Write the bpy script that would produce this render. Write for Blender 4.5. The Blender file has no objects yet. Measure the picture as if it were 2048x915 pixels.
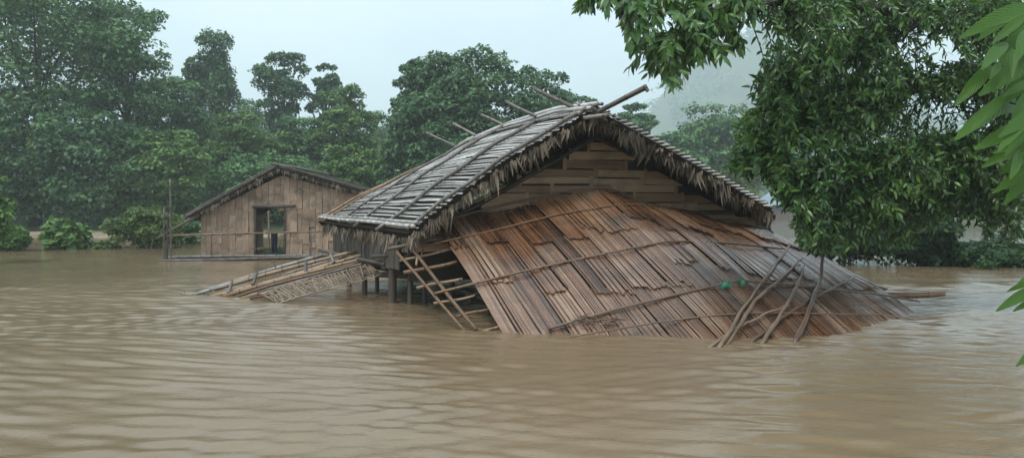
import bpy, math, random
import numpy as np
from mathutils import Vector, Matrix
R = math.radians
sc = bpy.context.scene
col = sc.collection
random.seed(7)
RNG = np.random.default_rng(7)

# ------------------------------------------------------------------ camera
EYE, F, HOR = 1.75, 1500.0, 415.0      # eye height above the flood, focal length in photo pixels, horizon row
cd = bpy.data.cameras.new('camera')
cam = bpy.data.objects.new('camera', cd); col.objects.link(cam)
cam.location = (0, 0, EYE); cam.rotation_euler = (R(90), 0, 0)
cd.sensor_width = 36; cd.lens = F / 2048 * 36; cd.shift_y = -(457.5 - HOR) / 2048
cd.clip_start = 0.05; cd.clip_end = 3000
sc.camera = cam
# ------------------------------------------------------------------ sky, sun, exposure
SUN_EL, SUN_AZ = 58, 215
w = bpy.data.worlds.new('World'); sc.world = w; w.use_nodes = True
nt = w.node_tree; nt.nodes.clear()
out = nt.nodes.new('ShaderNodeOutputWorld'); bg = nt.nodes.new('ShaderNodeBackground')
sky = nt.nodes.new('ShaderNodeTexSky'); sky.sky_type = 'NISHITA'; sky.sun_disc = False
sky.sun_elevation = R(SUN_EL); sky.sun_rotation = R(SUN_AZ); sky.dust_density = 2.0
tc = nt.nodes.new('ShaderNodeTexCoord')
mp = nt.nodes.new('ShaderNodeMapping'); mp.inputs['Scale'].default_value = (1, 1, 2.2)
ns = nt.nodes.new('ShaderNodeTexNoise'); ns.inputs['Scale'].default_value = 2.0; ns.inputs['Detail'].default_value = 5
rp = nt.nodes.new('ShaderNodeValToRGB')
rp.color_ramp.elements[0].position = .3; rp.color_ramp.elements[0].color = (.45, .565, .635, 1)
rp.color_ramp.elements[1].position = .7; rp.color_ramp.elements[1].color = (.715, .79, .82, 1)
sclr = nt.nodes.new('ShaderNodeVectorMath'); sclr.operation = 'SCALE'; sclr.inputs['Scale'].default_value = 11.0
mx = nt.nodes.new('ShaderNodeMixRGB'); mx.inputs[0].default_value = .92       # overcast deck over the clear sky
L = nt.links.new
L(tc.outputs['Generated'], mp.inputs['Vector']); L(mp.outputs[0], ns.inputs['Vector']); L(ns.outputs['Fac'], rp.inputs[0])
L(rp.outputs[0], sclr.inputs[0]); L(sky.outputs[0], mx.inputs[1]); L(sclr.outputs[0], mx.inputs[2])
L(mx.outputs[0], bg.inputs['Color']); bg.inputs['Strength'].default_value = .1; L(bg.outputs[0], out.inputs['Surface'])
sd = bpy.data.lights.new('sun', 'SUN'); sd.energy = 1.5; sd.angle = R(14); sd.color = (1, .95, .88)
so = bpy.data.objects.new('sun', sd); col.objects.link(so)
so.rotation_euler = (R(90 - SUN_EL), 0, R(-35)); so.location = (0, 0, 60)
sc.view_settings.view_transform = 'Standard'; sc.view_settings.look = 'None'
sc.view_settings.exposure = 0.8; sc.view_settings.gamma = 1
cy = sc.cycles
cy.use_denoising = True; cy.max_bounces = 6; cy.diffuse_bounces = 3; cy.glossy_bounces = 2; cy.transmission_bounces = 2
cy.volume_bounces = 3; cy.transparent_max_bounces = 4; cy.caustics_reflective = False; cy.caustics_refractive = False

# ------------------------------------------------------------------ helpers
W = {}                                                      # world origin of every object
def at(px, py, Y): return Vector(((px - 1024) / F * Y, Y, EYE + (HOR - py) / F * Y))
def onwater(px, py, z=0.0): return at(px, py, (EYE - z) * F / (py - HOR))
def tag(o, label=None, cat=None, group=None, kind=None):
    for k, v in (('label', label), ('category', cat), ('group', group), ('kind', kind)):
        if v: o[k] = v
    return o
def empty(name, loc):
    o = bpy.data.objects.new(name, None); col.objects.link(o); o.location = loc; o.empty_display_size = .2
    W[o] = Vector(loc); return o
def link(name, me, parent=None, M=None, origin=None):
    """link mesh data with world matrix M (or plain origin) under parent"""
    o = bpy.data.objects.new(name, me); col.objects.link(o)
    if M is None: M = Matrix.Translation(origin)
    W[o] = M.to_translation()
    if parent is not None:
        o.parent = parent
        pm = Matrix.Translation(W[parent])
        o.matrix_basis = pm.inverted() @ M if parent.type == 'EMPTY' or parent.get('_t', 1) else M
    else: o.matrix_basis = M
    return o
class MB:
    def __init__(s): s.v = []; s.f = []; s.uv = []
    def tube(s, pts, radii, sides=7, node=0.0, cap=True):
        pts = [Vector(p) for p in pts]; n = len(pts)
        if not hasattr(radii, '__len__'): radii = [radii] * n
        cum = [0.0]
        for i in range(1, n): cum.append(cum[-1] + (pts[i] - pts[i-1]).length)
        P = [(pts[i], radii[i], cum[i]) for i in range(n)]
        if node:                                            # bamboo joints: thin swellings along the culm
            def samp(d):
                for i in range(1, n):
                    if d <= cum[i] or i == n - 1:
                        t = (d - cum[i-1]) / max(cum[i] - cum[i-1], 1e-6)
                        return pts[i-1].lerp(pts[i], t), radii[i-1] + (radii[i] - radii[i-1]) * t
            k = 1
            while k * node < cum[-1] - .02:
                for off, sw in ((-.014, 1.0), (0, 1.16), (.014, 1.0)):
                    q, r = samp(k * node + off); P.append((q, r * sw, k * node + off))
                k += 1
            P.sort(key=lambda a: a[2])
        b0 = len(s.v); m = len(P); side = None
        for i in range(m):
            d = (P[min(i+1, m-1)][0] - P[max(i-1, 0)][0])
            if d.length < 1e-9: d = Vector((0, 0, 1))
            d.normalize()
            if side is None:
                side = d.cross(Vector((0, 0, 1)) if abs(d.z) < .9 else Vector((1, 0, 0))).normalized()
            side = (side - d * side.dot(d)).normalized(); up = d.cross(side)
            for k in range(sides):
                a = 2 * math.pi * k / sides
                s.v.append(P[i][0] + (side * math.cos(a) + up * math.sin(a)) * P[i][1])
        for i in range(m - 1):
            for k in range(sides):
                k2 = (k + 1) % sides
                s.f.append((b0+i*sides+k, b0+i*sides+k2, b0+(i+1)*sides+k2, b0+(i+1)*sides+k))
                s.uv += [(k/sides, P[i][2]), ((k+1)/sides, P[i][2]), ((k+1)/sides, P[i+1][2]), (k/sides, P[i+1][2])]
        if cap:
            for base, rev, vv in ((b0, True, 0), (b0 + (m-1)*sides, False, P[-1][2])):
                idx = list(range(base, base + sides))
                s.f.append(tuple(reversed(idx)) if rev else tuple(idx)); s.uv += [(.5, vv)] * sides
        return s
    def grid(s, fn, nu, nv, us=1, vs=1):                    # fn(i/nu, j/nv) -> point
        b = len(s.v)
        for j in range(nv + 1):
            for i in range(nu + 1): s.v.append(Vector(fn(i/nu, j/nv)))
        for j in range(nv):
            for i in range(nu):
                a = b + j*(nu+1) + i
                s.f.append((a, a+1, a+nu+2, a+nu+1))
                s.uv += [(i/nu*us, j/nv*vs), ((i+1)/nu*us, j/nv*vs), ((i+1)/nu*us, (j+1)/nv*vs), (i/nu*us, (j+1)/nv*vs)]
        return s
    def poly(s, pts, uvs=None):
        b = len(s.v); s.v += [Vector(p) for p in pts]; s.f.append(tuple(range(b, b+len(pts))))
        s.uv += uvs or [(0, 0)] * len(pts); return s
    def prism(s, pts, off, uvs=None):                       # closed slab: polygon pushed by off
        off = Vector(off); a = [Vector(p) for p in pts]; bk = [p + off for p in a]; n = len(a)
        uvs = uvs or [(0, 0)] * n
        s.poly(a, uvs); s.poly(bk[::-1], uvs[::-1])
        for i in range(n):
            j = (i+1) % n; s.poly([a[j], a[i], bk[i], bk[j]], [uvs[j], uvs[i], uvs[i], uvs[j]])
        return s
    def box(s, c, sx, sy, sz, M=None):
        M = M or Matrix.Identity(3); c = Vector(c)
        q = [c + M @ Vector((x*sx/2, y*sy/2, z*sz/2)) for z in (-1, 1) for y in (-1, 1) for x in (-1, 1)]
        for f in ((0,2,3,1), (4,5,7,6), (0,1,5,4), (2,6,7,3), (0,4,6,2), (1,3,7,5)):
            s.poly([q[i] for i in f], [(0,0),(1,0),(1,1),(0,1)])
        return s
    def mesh(s, name, mat, origin=None, smooth=False):
        me = bpy.data.meshes.new(name)
        o = origin if origin is not None else Vector((0, 0, 0))
        me.from_pydata([v - o for v in s.v], [], s.f)
        ul = me.uv_layers.new(name='UVMap'); ul.data.foreach_set('uv', [c for p in s.uv for c in p])
        me.materials.append(mat)
        if smooth: me.polygons.foreach_set('use_smooth', [True] * len(s.f))
        return me
    def build(s, name, mat, parent=None, smooth=False, origin=None):
        if origin is None:
            origin = sum(s.v, Vector()) / len(s.v)
        return link(name, s.mesh(name, mat, origin, smooth), parent, origin=origin)
def np_mesh(name, V, faces_n, mat, smooth=False, idx=None):
    """V (N,3); faces either consecutive n-gons (idx None) or an index array (M,n)"""
    V = np.asarray(V, dtype=np.float32); me = bpy.data.meshes.new(name)
    if idx is None: idx = np.arange(len(V), dtype=np.int32).reshape(-1, faces_n)
    M_ = len(idx); n = idx.shape[1]
    me.vertices.add(len(V)); me.vertices.foreach_set('co', V.ravel())
    me.loops.add(M_ * n); me.loops.foreach_set('vertex_index', idx.astype(np.int32).ravel())
    me.polygons.add(M_); me.polygons.foreach_set('loop_start', np.arange(0, M_*n, n, dtype=np.int32))
    me.polygons.foreach_set('use_smooth', np.full(M_, smooth, dtype=bool))
    me.update(calc_edges=True); me.materials.append(mat); return me
def bend(p, q, amt, n=6, seed=None):
    """slightly crooked run between two points"""
    rr = random.Random(seed if seed is not None else random.random())
    p, q = Vector(p), Vector(q); d = q - p; s = d.cross(Vector((0, 0, 1)))
    s = s.normalized() if s.length > 1e-6 else Vector((1, 0, 0)); u = s.cross(d).normalized()
    a, b = rr.uniform(-1, 1), rr.uniform(-1, 1); c, e = rr.uniform(-.4, .4), rr.uniform(-.4, .4)
    return [p.lerp(q, t) + (s*a + u*b) * amt * math.sin(math.pi*t) + (s*c + u*e) * amt * math.sin(2*math.pi*t)
            for t in [i/n for i in range(n+1)]]
def pole(name, p, q, r0, r1, mat, parent=None, crook=.02, node=.34, sides=7, n=6, pts=None):
    pts = pts or bend(p, q, crook, n)
    k = len(pts) - 1
    return MB().tube(pts, [r0 + (r1-r0)*i/k for i in range(k+1)], sides, node).build(name, mat, parent, smooth=True)

# ------------------------------------------------------------------ materials
def mat(name):
    m = bpy.data.materials.new(name); m.use_nodes = True
    t = m.node_tree; b = t.nodes['Principled BSDF']; return m, t, b
def nd(t, kind, **kw):
    n = t.nodes.new(kind)
    for k, v in kw.items():
        if k in n.inputs.keys(): n.inputs[k].default_value = v
        else: setattr(n, k, v)
    return n
def ramp(t, stops, interp='LINEAR'):
    r = t.nodes.new('ShaderNodeValToRGB'); e = r.color_ramp; e.interpolation = interp
    e.elements[0].position, e.elements[0].color = stops[0][0], (*stops[0][1], 1)
    e.elements[1].position, e.elements[1].color = stops[-1][0], (*stops[-1][1], 1)
    for p, c in stops[1:-1]:
        x = e.elements.new(p); x.color = (*c, 1)
    return r
def mixc(t, fac, a, b, mode='MIX'):
    m = t.nodes.new('ShaderNodeMixRGB'); m.blend_type = mode
    for s, v in ((0, fac), (1, a), (2, b)):
        if isinstance(v, bpy.types.NodeSocket): t.links.new(v, m.inputs[s])
        elif s == 0: m.inputs[0].default_value = v
        else: m.inputs[s].default_value = (*v, 1)
    return m.outputs[0]
def streaky(name, cols, scale=(14, 1.2), rough=(.35, .6), rings=0.0, stain=.5, bump=.25, spec=.5, rnd=.6, stain_col=(.03,.022,.018), stain_scale=1.6, island=0.0):
    """wet bamboo or wood: fibres along v, each piece its own shade, mould stains, optional joint rings"""
    m, t, b = mat(name); Lk = t.links.new
    uv = nd(t, 'ShaderNodeTexCoord'); oi = nd(t, 'ShaderNodeObjectInfo')
    mp = nd(t, 'ShaderNodeMapping'); mp.inputs['Scale'].default_value = (scale[0], scale[1], 1)
    Lk(uv.outputs['UV'], mp.inputs['Vector'])
    cmb = nd(t, 'ShaderNodeCombineXYZ'); mu = nd(t, 'ShaderNodeMath', operation='MULTIPLY'); mu.inputs[1].default_value = 37
    Lk(oi.outputs['Random'], mu.inputs[0]); Lk(mu.outputs[0], cmb.inputs[2]); Lk(cmb.outputs[0], mp.inputs['Location'])
    n1 = nd(t, 'ShaderNodeTexNoise', Scale=1.0, Detail=4.0, Roughness=.65); Lk(mp.outputs[0], n1.inputs['Vector'])
    a = nd(t, 'ShaderNodeMath', operation='MULTIPLY'); a.inputs[1].default_value = rnd; Lk(oi.outputs['Random'], a.inputs[0])
    c = nd(t, 'ShaderNodeMath', operation='MULTIPLY_ADD'); c.inputs[1].default_value = 1 - rnd * .6; Lk(n1.outputs['Fac'], c.inputs[0]); Lk(a.outputs[0], c.inputs[2])
    k = len(cols); rp = ramp(t, [(.18 + .7*i/(k-1), cc) for i, cc in enumerate(cols)]); Lk(c.outputs[0], rp.inputs[0])
    base = rp.outputs[0]
    ge = nd(t, 'ShaderNodeNewGeometry')
    if island:                                              # every split of the culm weathers differently
        ia = nd(t, 'ShaderNodeMath', operation='MULTIPLY_ADD'); ia.inputs[1].default_value = island; Lk(ge.outputs['Random Per Island'], ia.inputs[0]); Lk(c.outputs[0], ia.inputs[2])
        ib = nd(t, 'ShaderNodeMath', operation='SUBTRACT'); ib.inputs[1].default_value = island*.5; Lk(ia.outputs[0], ib.inputs[0]); Lk(ib.outputs[0], rp.inputs[0])
    n2 = nd(t, 'ShaderNodeTexNoise', Scale=stain_scale, Detail=5.0, Roughness=.7); Lk(ge.outputs['Position'], n2.inputs['Vector'])
    sr = ramp(t, [(.48, (0,0,0)), (.72, (stain,)*3)]); Lk(n2.outputs['Fac'], sr.inputs[0])
    base = mixc(t, sr.outputs[0], base, stain_col)
    if rings:
        sx = nd(t, 'ShaderNodeSeparateXYZ'); Lk(uv.outputs['UV'], sx.inputs[0])
        dv = nd(t, 'ShaderNodeMath', operation='DIVIDE'); dv.inputs[1].default_value = rings; Lk(sx.outputs[1], dv.inputs[0])
        ad = nd(t, 'ShaderNodeMath', operation='ADD'); ad.inputs[1].default_value = .5; Lk(dv.outputs[0], ad.inputs[0])
        fr = nd(t, 'ShaderNodeMath', operation='FRACT'); Lk(ad.outputs[0], fr.inputs[0])
        su = nd(t, 'ShaderNodeMath', operation='SUBTRACT'); su.inputs[1].default_value = .5; Lk(fr.outputs[0], su.inputs[0])
        ab = nd(t, 'ShaderNodeMath', operation='ABSOLUTE'); Lk(su.outputs[0], ab.inputs[0])
        rr = ramp(t, [(.02, (.75,)*3), (.06, (0,0,0))]); Lk(ab.outputs[0], rr.inputs[0])
        base = mixc(t, rr.outputs[0], base, (.035, .025, .018))
    Lk(base, b.inputs['Base Color'])
    ro = nd(t, 'ShaderNodeMapRange'); ro.inputs[3].default_value, ro.inputs[4].default_value = rough; Lk(n2.outputs['Fac'], ro.inputs[0])
    ro.inputs[1].default_value = .3; ro.inputs[2].default_value = .7
    Lk(ro.outputs[0], b.inputs['Roughness']); b.inputs['Specular IOR Level'].default_value = spec
    bp = nd(t, 'ShaderNodeBump', Strength=bump, Distance=.01); Lk(n1.outputs['Fac'], bp.inputs['Height']); Lk(bp.outputs[0], b.inputs['Normal'])
    return m
def leafy(name, cols, rough=.5, trans=.3, spec=.4, nscale=.35, dead=0.0):
    """foliage: every leaf its own shade, slow drift through the crown, light passing through the blade"""
    m, t, b = mat(name); Lk = t.links.new
    ge = nd(t, 'ShaderNodeNewGeometry')
    n = nd(t, 'ShaderNodeTexNoise', Scale=nscale, Detail=3.0); Lk(ge.outputs['Position'], n.inputs['Vector'])
    ma = nd(t, 'ShaderNodeMath', operation='MULTIPLY_ADD'); ma.inputs[1].default_value = .5
    Lk(ge.outputs['Random Per Island'], ma.inputs[0])
    sh = nd(t, 'ShaderNodeMath', operation='MULTIPLY'); sh.inputs[1].default_value = .6; Lk(n.outputs['Fac'], sh.inputs[0]); Lk(sh.outputs[0], ma.inputs[2])
    k = len(cols); r = ramp(t, [(.15 + .75*i/(k-1), c) for i, c in enumerate(cols)]); Lk(ma.outputs[0], r.inputs[0])
    Lk(r.outputs[0], b.inputs['Base Color']); b.inputs['Roughness'].default_value = rough; b.inputs['Specular IOR Level'].default_value = spec
    tr = nd(t, 'ShaderNodeBsdfTranslucent'); tcol = mixc(t, .5, r.outputs[0], (.14, .24, .03)); Lk(tcol, tr.inputs['Color'])
    ms = nd(t, 'ShaderNodeMixShader'); ms.inputs[0].default_value = trans
    Lk(b.outputs[0], ms.inputs[1]); Lk(tr.outputs[0], ms.inputs[2]); Lk(ms.outputs[0], t.nodes['Material Output'].inputs['Surface'])
    return m
M = {}
M['bamboo'] = streaky('bamboo_tan', [(.07,.036,.019), (.15,.085,.043), (.225,.14,.078), (.30,.21,.13)], rings=.34, stain=.45, spec=.5)
M['bamboo_grey'] = streaky('bamboo_weathered', [(.035,.032,.028), (.085,.075,.062), (.16,.145,.125), (.24,.225,.20)], rings=.34, stain=.6, spec=.6, rough=(.25,.5))
M['slat'] = streaky('roof_slat_grey', [(.14,.132,.12), (.30,.285,.265), (.44,.425,.405), (.55,.54,.52)], scale=(6,1), rings=0, stain=.6, spec=.8, rough=(.16,.34), stain_scale=2.5)
M['board'] = streaky('flattened_bamboo_wet', [(.016,.011,.008), (.070,.032,.015), (.142,.065,.031), (.190,.100,.055), (.265,.175,.115)], scale=(4,3.0), rnd=.36, island=.34, stain=.72, spec=1.0, rough=(.12,.40), bump=.6, stain_scale=1.4, stain_col=(.04,.032,.028))
M['weave'] = streaky('gable_weave', [(.15,.092,.05), (.26,.168,.096), (.35,.24,.145), (.44,.32,.205)], scale=(1.5,8), stain=.5, spec=.35, rough=(.45,.7))
M['shedwall'] = streaky('shed_matting', [(.14,.092,.060), (.26,.18,.125), (.36,.265,.19), (.46,.36,.27)], scale=(5,1.2), stain=.72, spec=.3, rough=(.5,.75), rnd=.24, stain_scale=1.7, stain_col=(.06,.045,.035))
M['thatch'] = streaky('dry_thatch_leaf', [(.035,.028,.02), (.085,.068,.048), (.16,.13,.095), (.26,.22,.165)], scale=(4,2), rnd=.75, stain=.5, spec=.3, rough=(.5,.75))
M['dark'] = streaky('dark_thatch_and_gap_shade', [(.014,.012,.010), (.028,.023,.018), (.045,.037,.03)], scale=(6,6), stain=.5, spec=.04, rough=(.8,.95))  # dark thatch; on backing sheets it paints the shade inside gaps
M['post'] = streaky('soaked_post', [(.03,.024,.019), (.065,.05,.04), (.10,.08,.062)], scale=(5,1.5), stain=.5, spec=.5, rough=(.3,.6))
M['branch'] = streaky('wet_branch_bark', [(.035,.021,.013), (.085,.05,.029), (.14,.09,.056), (.215,.15,.10)], scale=(3,3), stain=.5, spec=.5, rough=(.3,.55))
M['lattice'] = streaky('old_lattice_strip', [(.06,.04,.025), (.13,.09,.056), (.20,.145,.095), (.29,.225,.155)], scale=(3,3), stain=.6, spec=.5, rough=(.3,.55))
M['stump'] = streaky('red_brown_pole', [(.06,.026,.012), (.13,.058,.027), (.20,.10,.05)], scale=(3,3), stain=.4, spec=.6, rough=(.25,.5))
M['bark'] = streaky('tree_bark', [(.018,.016,.013), (.04,.035,.028), (.07,.062,.05)], scale=(4,1.5), stain=.4, spec=.3, rough=(.6,.85))
M['cloth'] = streaky('navy_cloth', [(.014,.018,.03), (.03,.04,.065), (.045,.06,.09)], scale=(8,.6), stain=.2, spec=.2, rough=(.7,.9))
M['tin'] = streaky('blue_grey_roof_sheet', [(.12,.17,.22), (.20,.27,.34), (.28,.36,.43)], scale=(20,.3), stain=.3, spec=.5, rough=(.35,.6))
M['hutwall'] = streaky('far_hut_wall', [(.10,.09,.08), (.18,.16,.14), (.25,.23,.20)], scale=(8,1), stain=.3, spec=.2, rough=(.7,.9))
M['leaf_far'] = leafy('foliage_forest', [(.024,.072,.030), (.054,.142,.054), (.105,.225,.080), (.19,.32,.105)], rough=.55, trans=.22)
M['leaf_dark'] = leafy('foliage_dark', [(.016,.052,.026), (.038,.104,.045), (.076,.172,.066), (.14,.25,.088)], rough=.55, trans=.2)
M['leaf_mid'] = leafy('foliage_fresh', [(.030,.078,.025), (.068,.152,.040), (.125,.235,.058), (.21,.33,.085)], rough=.5, trans=.28)
M['leaf_light'] = leafy('foliage_light', [(.045,.085,.022), (.075,.13,.03), (.115,.18,.045), (.16,.22,.06)], rough=.5, trans=.3)
M['leaf_near'] = leafy('foliage_near_glossy', [(.010,.036,.011), (.026,.080,.020), (.068,.165,.034), (.17,.29,.058)], rough=.32, trans=.28, spec=.55, nscale=.8)
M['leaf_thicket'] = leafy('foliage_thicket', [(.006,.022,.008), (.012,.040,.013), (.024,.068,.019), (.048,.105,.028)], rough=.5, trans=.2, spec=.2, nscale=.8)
M['leaf_big'] = leafy('foliage_broad_blade', [(.022,.075,.016), (.042,.12,.022), (.075,.175,.030), (.14,.25,.04)], rough=.34, trans=.4, spec=.28, nscale=2)
def veins(m):
    t = m.node_tree; Lk = t.links.new; b = t.nodes['Principled BSDF']
    uv = nd(t, 'ShaderNodeTexCoord'); sx = nd(t, 'ShaderNodeSeparateXYZ'); Lk(uv.outputs['UV'], sx.inputs[0])
    a = nd(t, 'ShaderNodeMath', operation='SUBTRACT'); a.inputs[1].default_value = .5; Lk(sx.outputs[0], a.inputs[0])
    ab = nd(t, 'ShaderNodeMath', operation='ABSOLUTE'); Lk(a.outputs[0], ab.inputs[0])
    d = nd(t, 'ShaderNodeMath', operation='MULTIPLY_ADD'); d.inputs[1].default_value = -.5; Lk(ab.outputs[0], d.inputs[0]); Lk(sx.outputs[1], d.inputs[2])
    w_ = nd(t, 'ShaderNodeMath', operation='MULTIPLY'); w_.inputs[1].default_value = 75; Lk(d.outputs[0], w_.inputs[0])
    sn = nd(t, 'ShaderNodeMath', operation='SINE'); Lk(w_.outputs[0], sn.inputs[0])
    bp = nd(t, 'ShaderNodeBump', Strength=.35, Distance=.003); Lk(sn.outputs[0], bp.inputs['Height']); Lk(bp.outputs[0], b.inputs['Normal'])
veins(M['leaf_big'])
def plastic():
    m, t, b = mat('green_plastic'); b.inputs['Base Color'].default_value = (.03,.30,.17,1); b.inputs['Roughness'].default_value = .3
    n = nd(t, 'ShaderNodeTexNoise', Scale=30.0); bp = nd(t, 'ShaderNodeBump', Strength=.4); t.links.new(n.outputs[0], bp.inputs['Height']); t.links.new(bp.outputs[0], b.inputs['Normal']); return m
M['plastic'] = plastic()
def water_mat():
    m, t, b = mat('muddy_flood_water'); Lk = t.links.new
    ge = nd(t, 'ShaderNodeNewGeometry')
    mp = nd(t, 'ShaderNodeMapping'); mp.inputs['Scale'].default_value = (.10, .22, 1); Lk(ge.outputs['Position'], mp.inputs['Vector'])
    n0 = nd(t, 'ShaderNodeTexNoise', Scale=1.0, Detail=6.0, Roughness=.6, Distortion=.8); Lk(mp.outputs[0], n0.inputs['Vector'])
    r = ramp(t, [(.3, (.156,.112,.064)), (.55, (.195,.143,.087)), (.75, (.245,.188,.122))]); Lk(n0.outputs[0], r.inputs[0])
    Lk(r.outputs[0], b.inputs['Base Color']); b.inputs['IOR'].default_value = 1.33; b.inputs['Roughness'].default_value = .05
    b.inputs['Specular IOR Level'].default_value = .5
    h = None
    for sx, sy, s, rot, kind in ((2.2, 5.4, .55, .10, 'FBM'), (6.5, 14, .50, -.2, 'RIDGED_MULTIFRACTAL'), (20, 40, .40, .3, 'FBM')):
        mp = nd(t, 'ShaderNodeMapping'); mp.inputs['Scale'].default_value = (sx, sy, 1); mp.inputs['Rotation'].default_value = (0, 0, rot)
        Lk(ge.outputs['Position'], mp.inputs['Vector'])
        n = nd(t, 'ShaderNodeTexNoise', Scale=1.0, Detail=3.0, Roughness=.55, Distortion=.6); n.noise_type = kind; Lk(mp.outputs[0], n.inputs['Vector'])
        q = nd(t, 'ShaderNodeMath', operation='MULTIPLY_ADD'); q.inputs[1].default_value = s*(.35 if kind != 'FBM' else 1); Lk(n.outputs[0], q.inputs[0])
        if h is not None: Lk(h, q.inputs[2])
        else: q.inputs[2].default_value = 0
        h = q.outputs[0]
    mp = nd(t, 'ShaderNodeMapping'); mp.inputs['Scale'].default_value = (.28, .5, 1); mp.inputs['Rotation'].default_value = (0, 0, .3); Lk(ge.outputs['Position'], mp.inputs['Vector'])
    nm = nd(t, 'ShaderNodeTexNoise', Scale=1.0, Detail=4.0, Roughness=.6, Distortion=1.2); Lk(mp.outputs[0], nm.inputs['Vector'])   # gusts and slack patches
    st = nd(t, 'ShaderNodeMapRange'); st.inputs[1].default_value = .36; st.inputs[2].default_value = .64; st.inputs[3].default_value = .22; st.inputs[4].default_value = .85; Lk(nm.outputs[0], st.inputs[0])
    bp = nd(t, 'ShaderNodeBump', Distance=.019); Lk(st.outputs[0], bp.inputs['Strength']); Lk(h, bp.inputs['Height']); Lk(bp.outputs[0], b.inputs['Normal'])
    return m
M['water'] = water_mat()
def ground_mat():
    m, t, b = mat('wet_earth'); ge = nd(t, 'ShaderNodeNewGeometry')
    n = nd(t, 'ShaderNodeTexNoise', Scale=.12, Detail=7.0, Roughness=.7); t.links.new(ge.outputs['Position'], n.inputs['Vector'])
    r = ramp(t, [(.35, (.035,.06,.022)), (.55, (.06,.095,.03)), (.75, (.12,.10,.055))]); t.links.new(n.outputs[0], r.inputs[0])
    t.links.new(r.outputs[0], b.inputs['Base Color']); b.inputs['Roughness'].default_value = .9; return m
M['ground'] = ground_mat()

# ================================================================== SETTING
def shore(x, y):                     # distance of the far bank as seen along a bearing
    b = x / max(y, 1.0)
    t = min(max((b - .25) / .12, 0), 1); t = t*t*(3-2*t)
    return 53 + 2.5*math.sin(b*23) + t*58
def terrain(x, y):
    r = y - shore(x, y)
    if y < 8: return -1.8
    z = -1.8 + 2.2 / (1 + math.exp(-max(min(r / 2.2, 30), -30)))
    if r > 0:
        z += min(r, 60) * .05
        hill = 200 * math.exp(-(((x - 310) / 190)**2 + ((y - 900) / 210)**2)) + 60 * math.exp(-(((x + 700) / 500)**2 + ((y - 1500) / 300)**2))
        hill += 40 * math.exp(-((x - 120) / 60)**2 - ((y - 420) / 120)**2)*.45
        z += hill * min(r / 120, 1) * (1 + .12*math.sin(x*.05+1)*math.sin(y*.04))
    return z
xs = np.unique(np.concatenate([np.linspace(-60, 60, 61), np.linspace(-1700, 1700, 171)]))
ys = np.unique(np.concatenate([np.linspace(-60, 20, 9), np.linspace(20, 130, 56), np.linspace(130, 1900, 130)]))
V = np.array([(x, y, terrain(x, y)) for y in ys for x in xs]); nx = len(xs)
ii = np.arange(len(ys)-1)[:, None]*nx + np.arange(nx-1)[None, :]; ii = ii.ravel()
idx = np.stack([ii, ii+1, ii+nx+1, ii+nx], 1)
g = link('ground', np_mesh('ground', V, 4, M['ground'], True, idx), origin=(0, 0, 0))
tag(g, 'green wooded bank and hills rising beyond the flood', 'ground', kind='structure')

def water_h(x, y):
    near = np.clip((60 - y) / 40, 0, 1)
    wx = .55*np.sin(.9*y + .5*x) + .4*np.sin(.37*x - .6*y + 1)
    am = .55 + .45*np.sin(.31*x + .23*y + .7*np.sin(.2*x)) * np.sin(.27*y - .4*x + 2)
    h = .0085*am*np.sin(2*np.pi*(y + .10*x + .22*wx)/1.15) + .0055*np.sin(2*np.pi*(y - .16*x + .3*wx)/.72 + 1)*(1.1-am)
    h += .0035*np.sin(2*np.pi*(y*.96 + .28*x + .12*np.sin(2.1*x))/.41 + 2)*am
    h += .0028*np.sin(2*np.pi*(.25*x + y + .1*np.sin(1.7*x+1))/.29)
    g2 = .5 + .5*np.sin(.53*x - .41*y + 1.3*np.sin(.35*y + .2*x))
    h += .0040*g2*np.sin(2*np.pi*(.86*y + .5*x + .16*np.sin(1.3*x + .9*y))/.37 + 1.7) + .0036*(1-g2)*np.sin(2*np.pi*(.9*y - .44*x + .14*np.sin(1.1*x - 1.4*y))/.33)
    h += .0022*np.sin(2*np.pi*(.97*y + .2*x + .2*np.sin(.8*x+y))/.23 + 2.2*g2)
    # current piling up on the sunken roof corner: a trailing ripple fan
    cx, cyy = 2.9, 9.6
    dx, dy = x - cx, y - cyy; rr = np.hypot(dx, dy); ang = np.arctan2(dx, -dy)
    fan = np.exp(-((ang - .12)/.35)**2) * np.exp(-rr/4.0) * (rr > .2)
    h += .010*fan*np.sin(2*np.pi*rr/.42 + 3*ang)
    return 1.25 * h * near
xa = np.concatenate([np.linspace(-1690, -60, 20)[:-1], np.linspace(-60, -12, 60)[:-1], np.linspace(-12, 12, 321), np.linspace(12, 60, 60)[1:], np.linspace(60, 1690, 20)[1:]])
ya = np.concatenate([np.linspace(-70, 3, 20)[:-1], np.linspace(3, 17, 361), np.linspace(17, 60, 160)[1:], np.linspace(60, 300, 60)[1:]])
X, Y = np.meshgrid(xa, ya); Z = water_h(X, Y); nx = len(xa)
V = np.stack([X.ravel(), Y.ravel(), Z.ravel()], 1)
ii = (np.arange(len(ya)-1)[:, None]*nx + np.arange(nx-1)[None, :]).ravel()
wo = link('water', np_mesh('water', V, 4, M['water'], True, np.stack([ii, ii+1, ii+nx+1, ii+nx], 1)), origin=(0, 0, 0))
tag(wo, 'brown muddy flood water rippling across the whole foreground', 'water', kind='structure')

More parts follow.
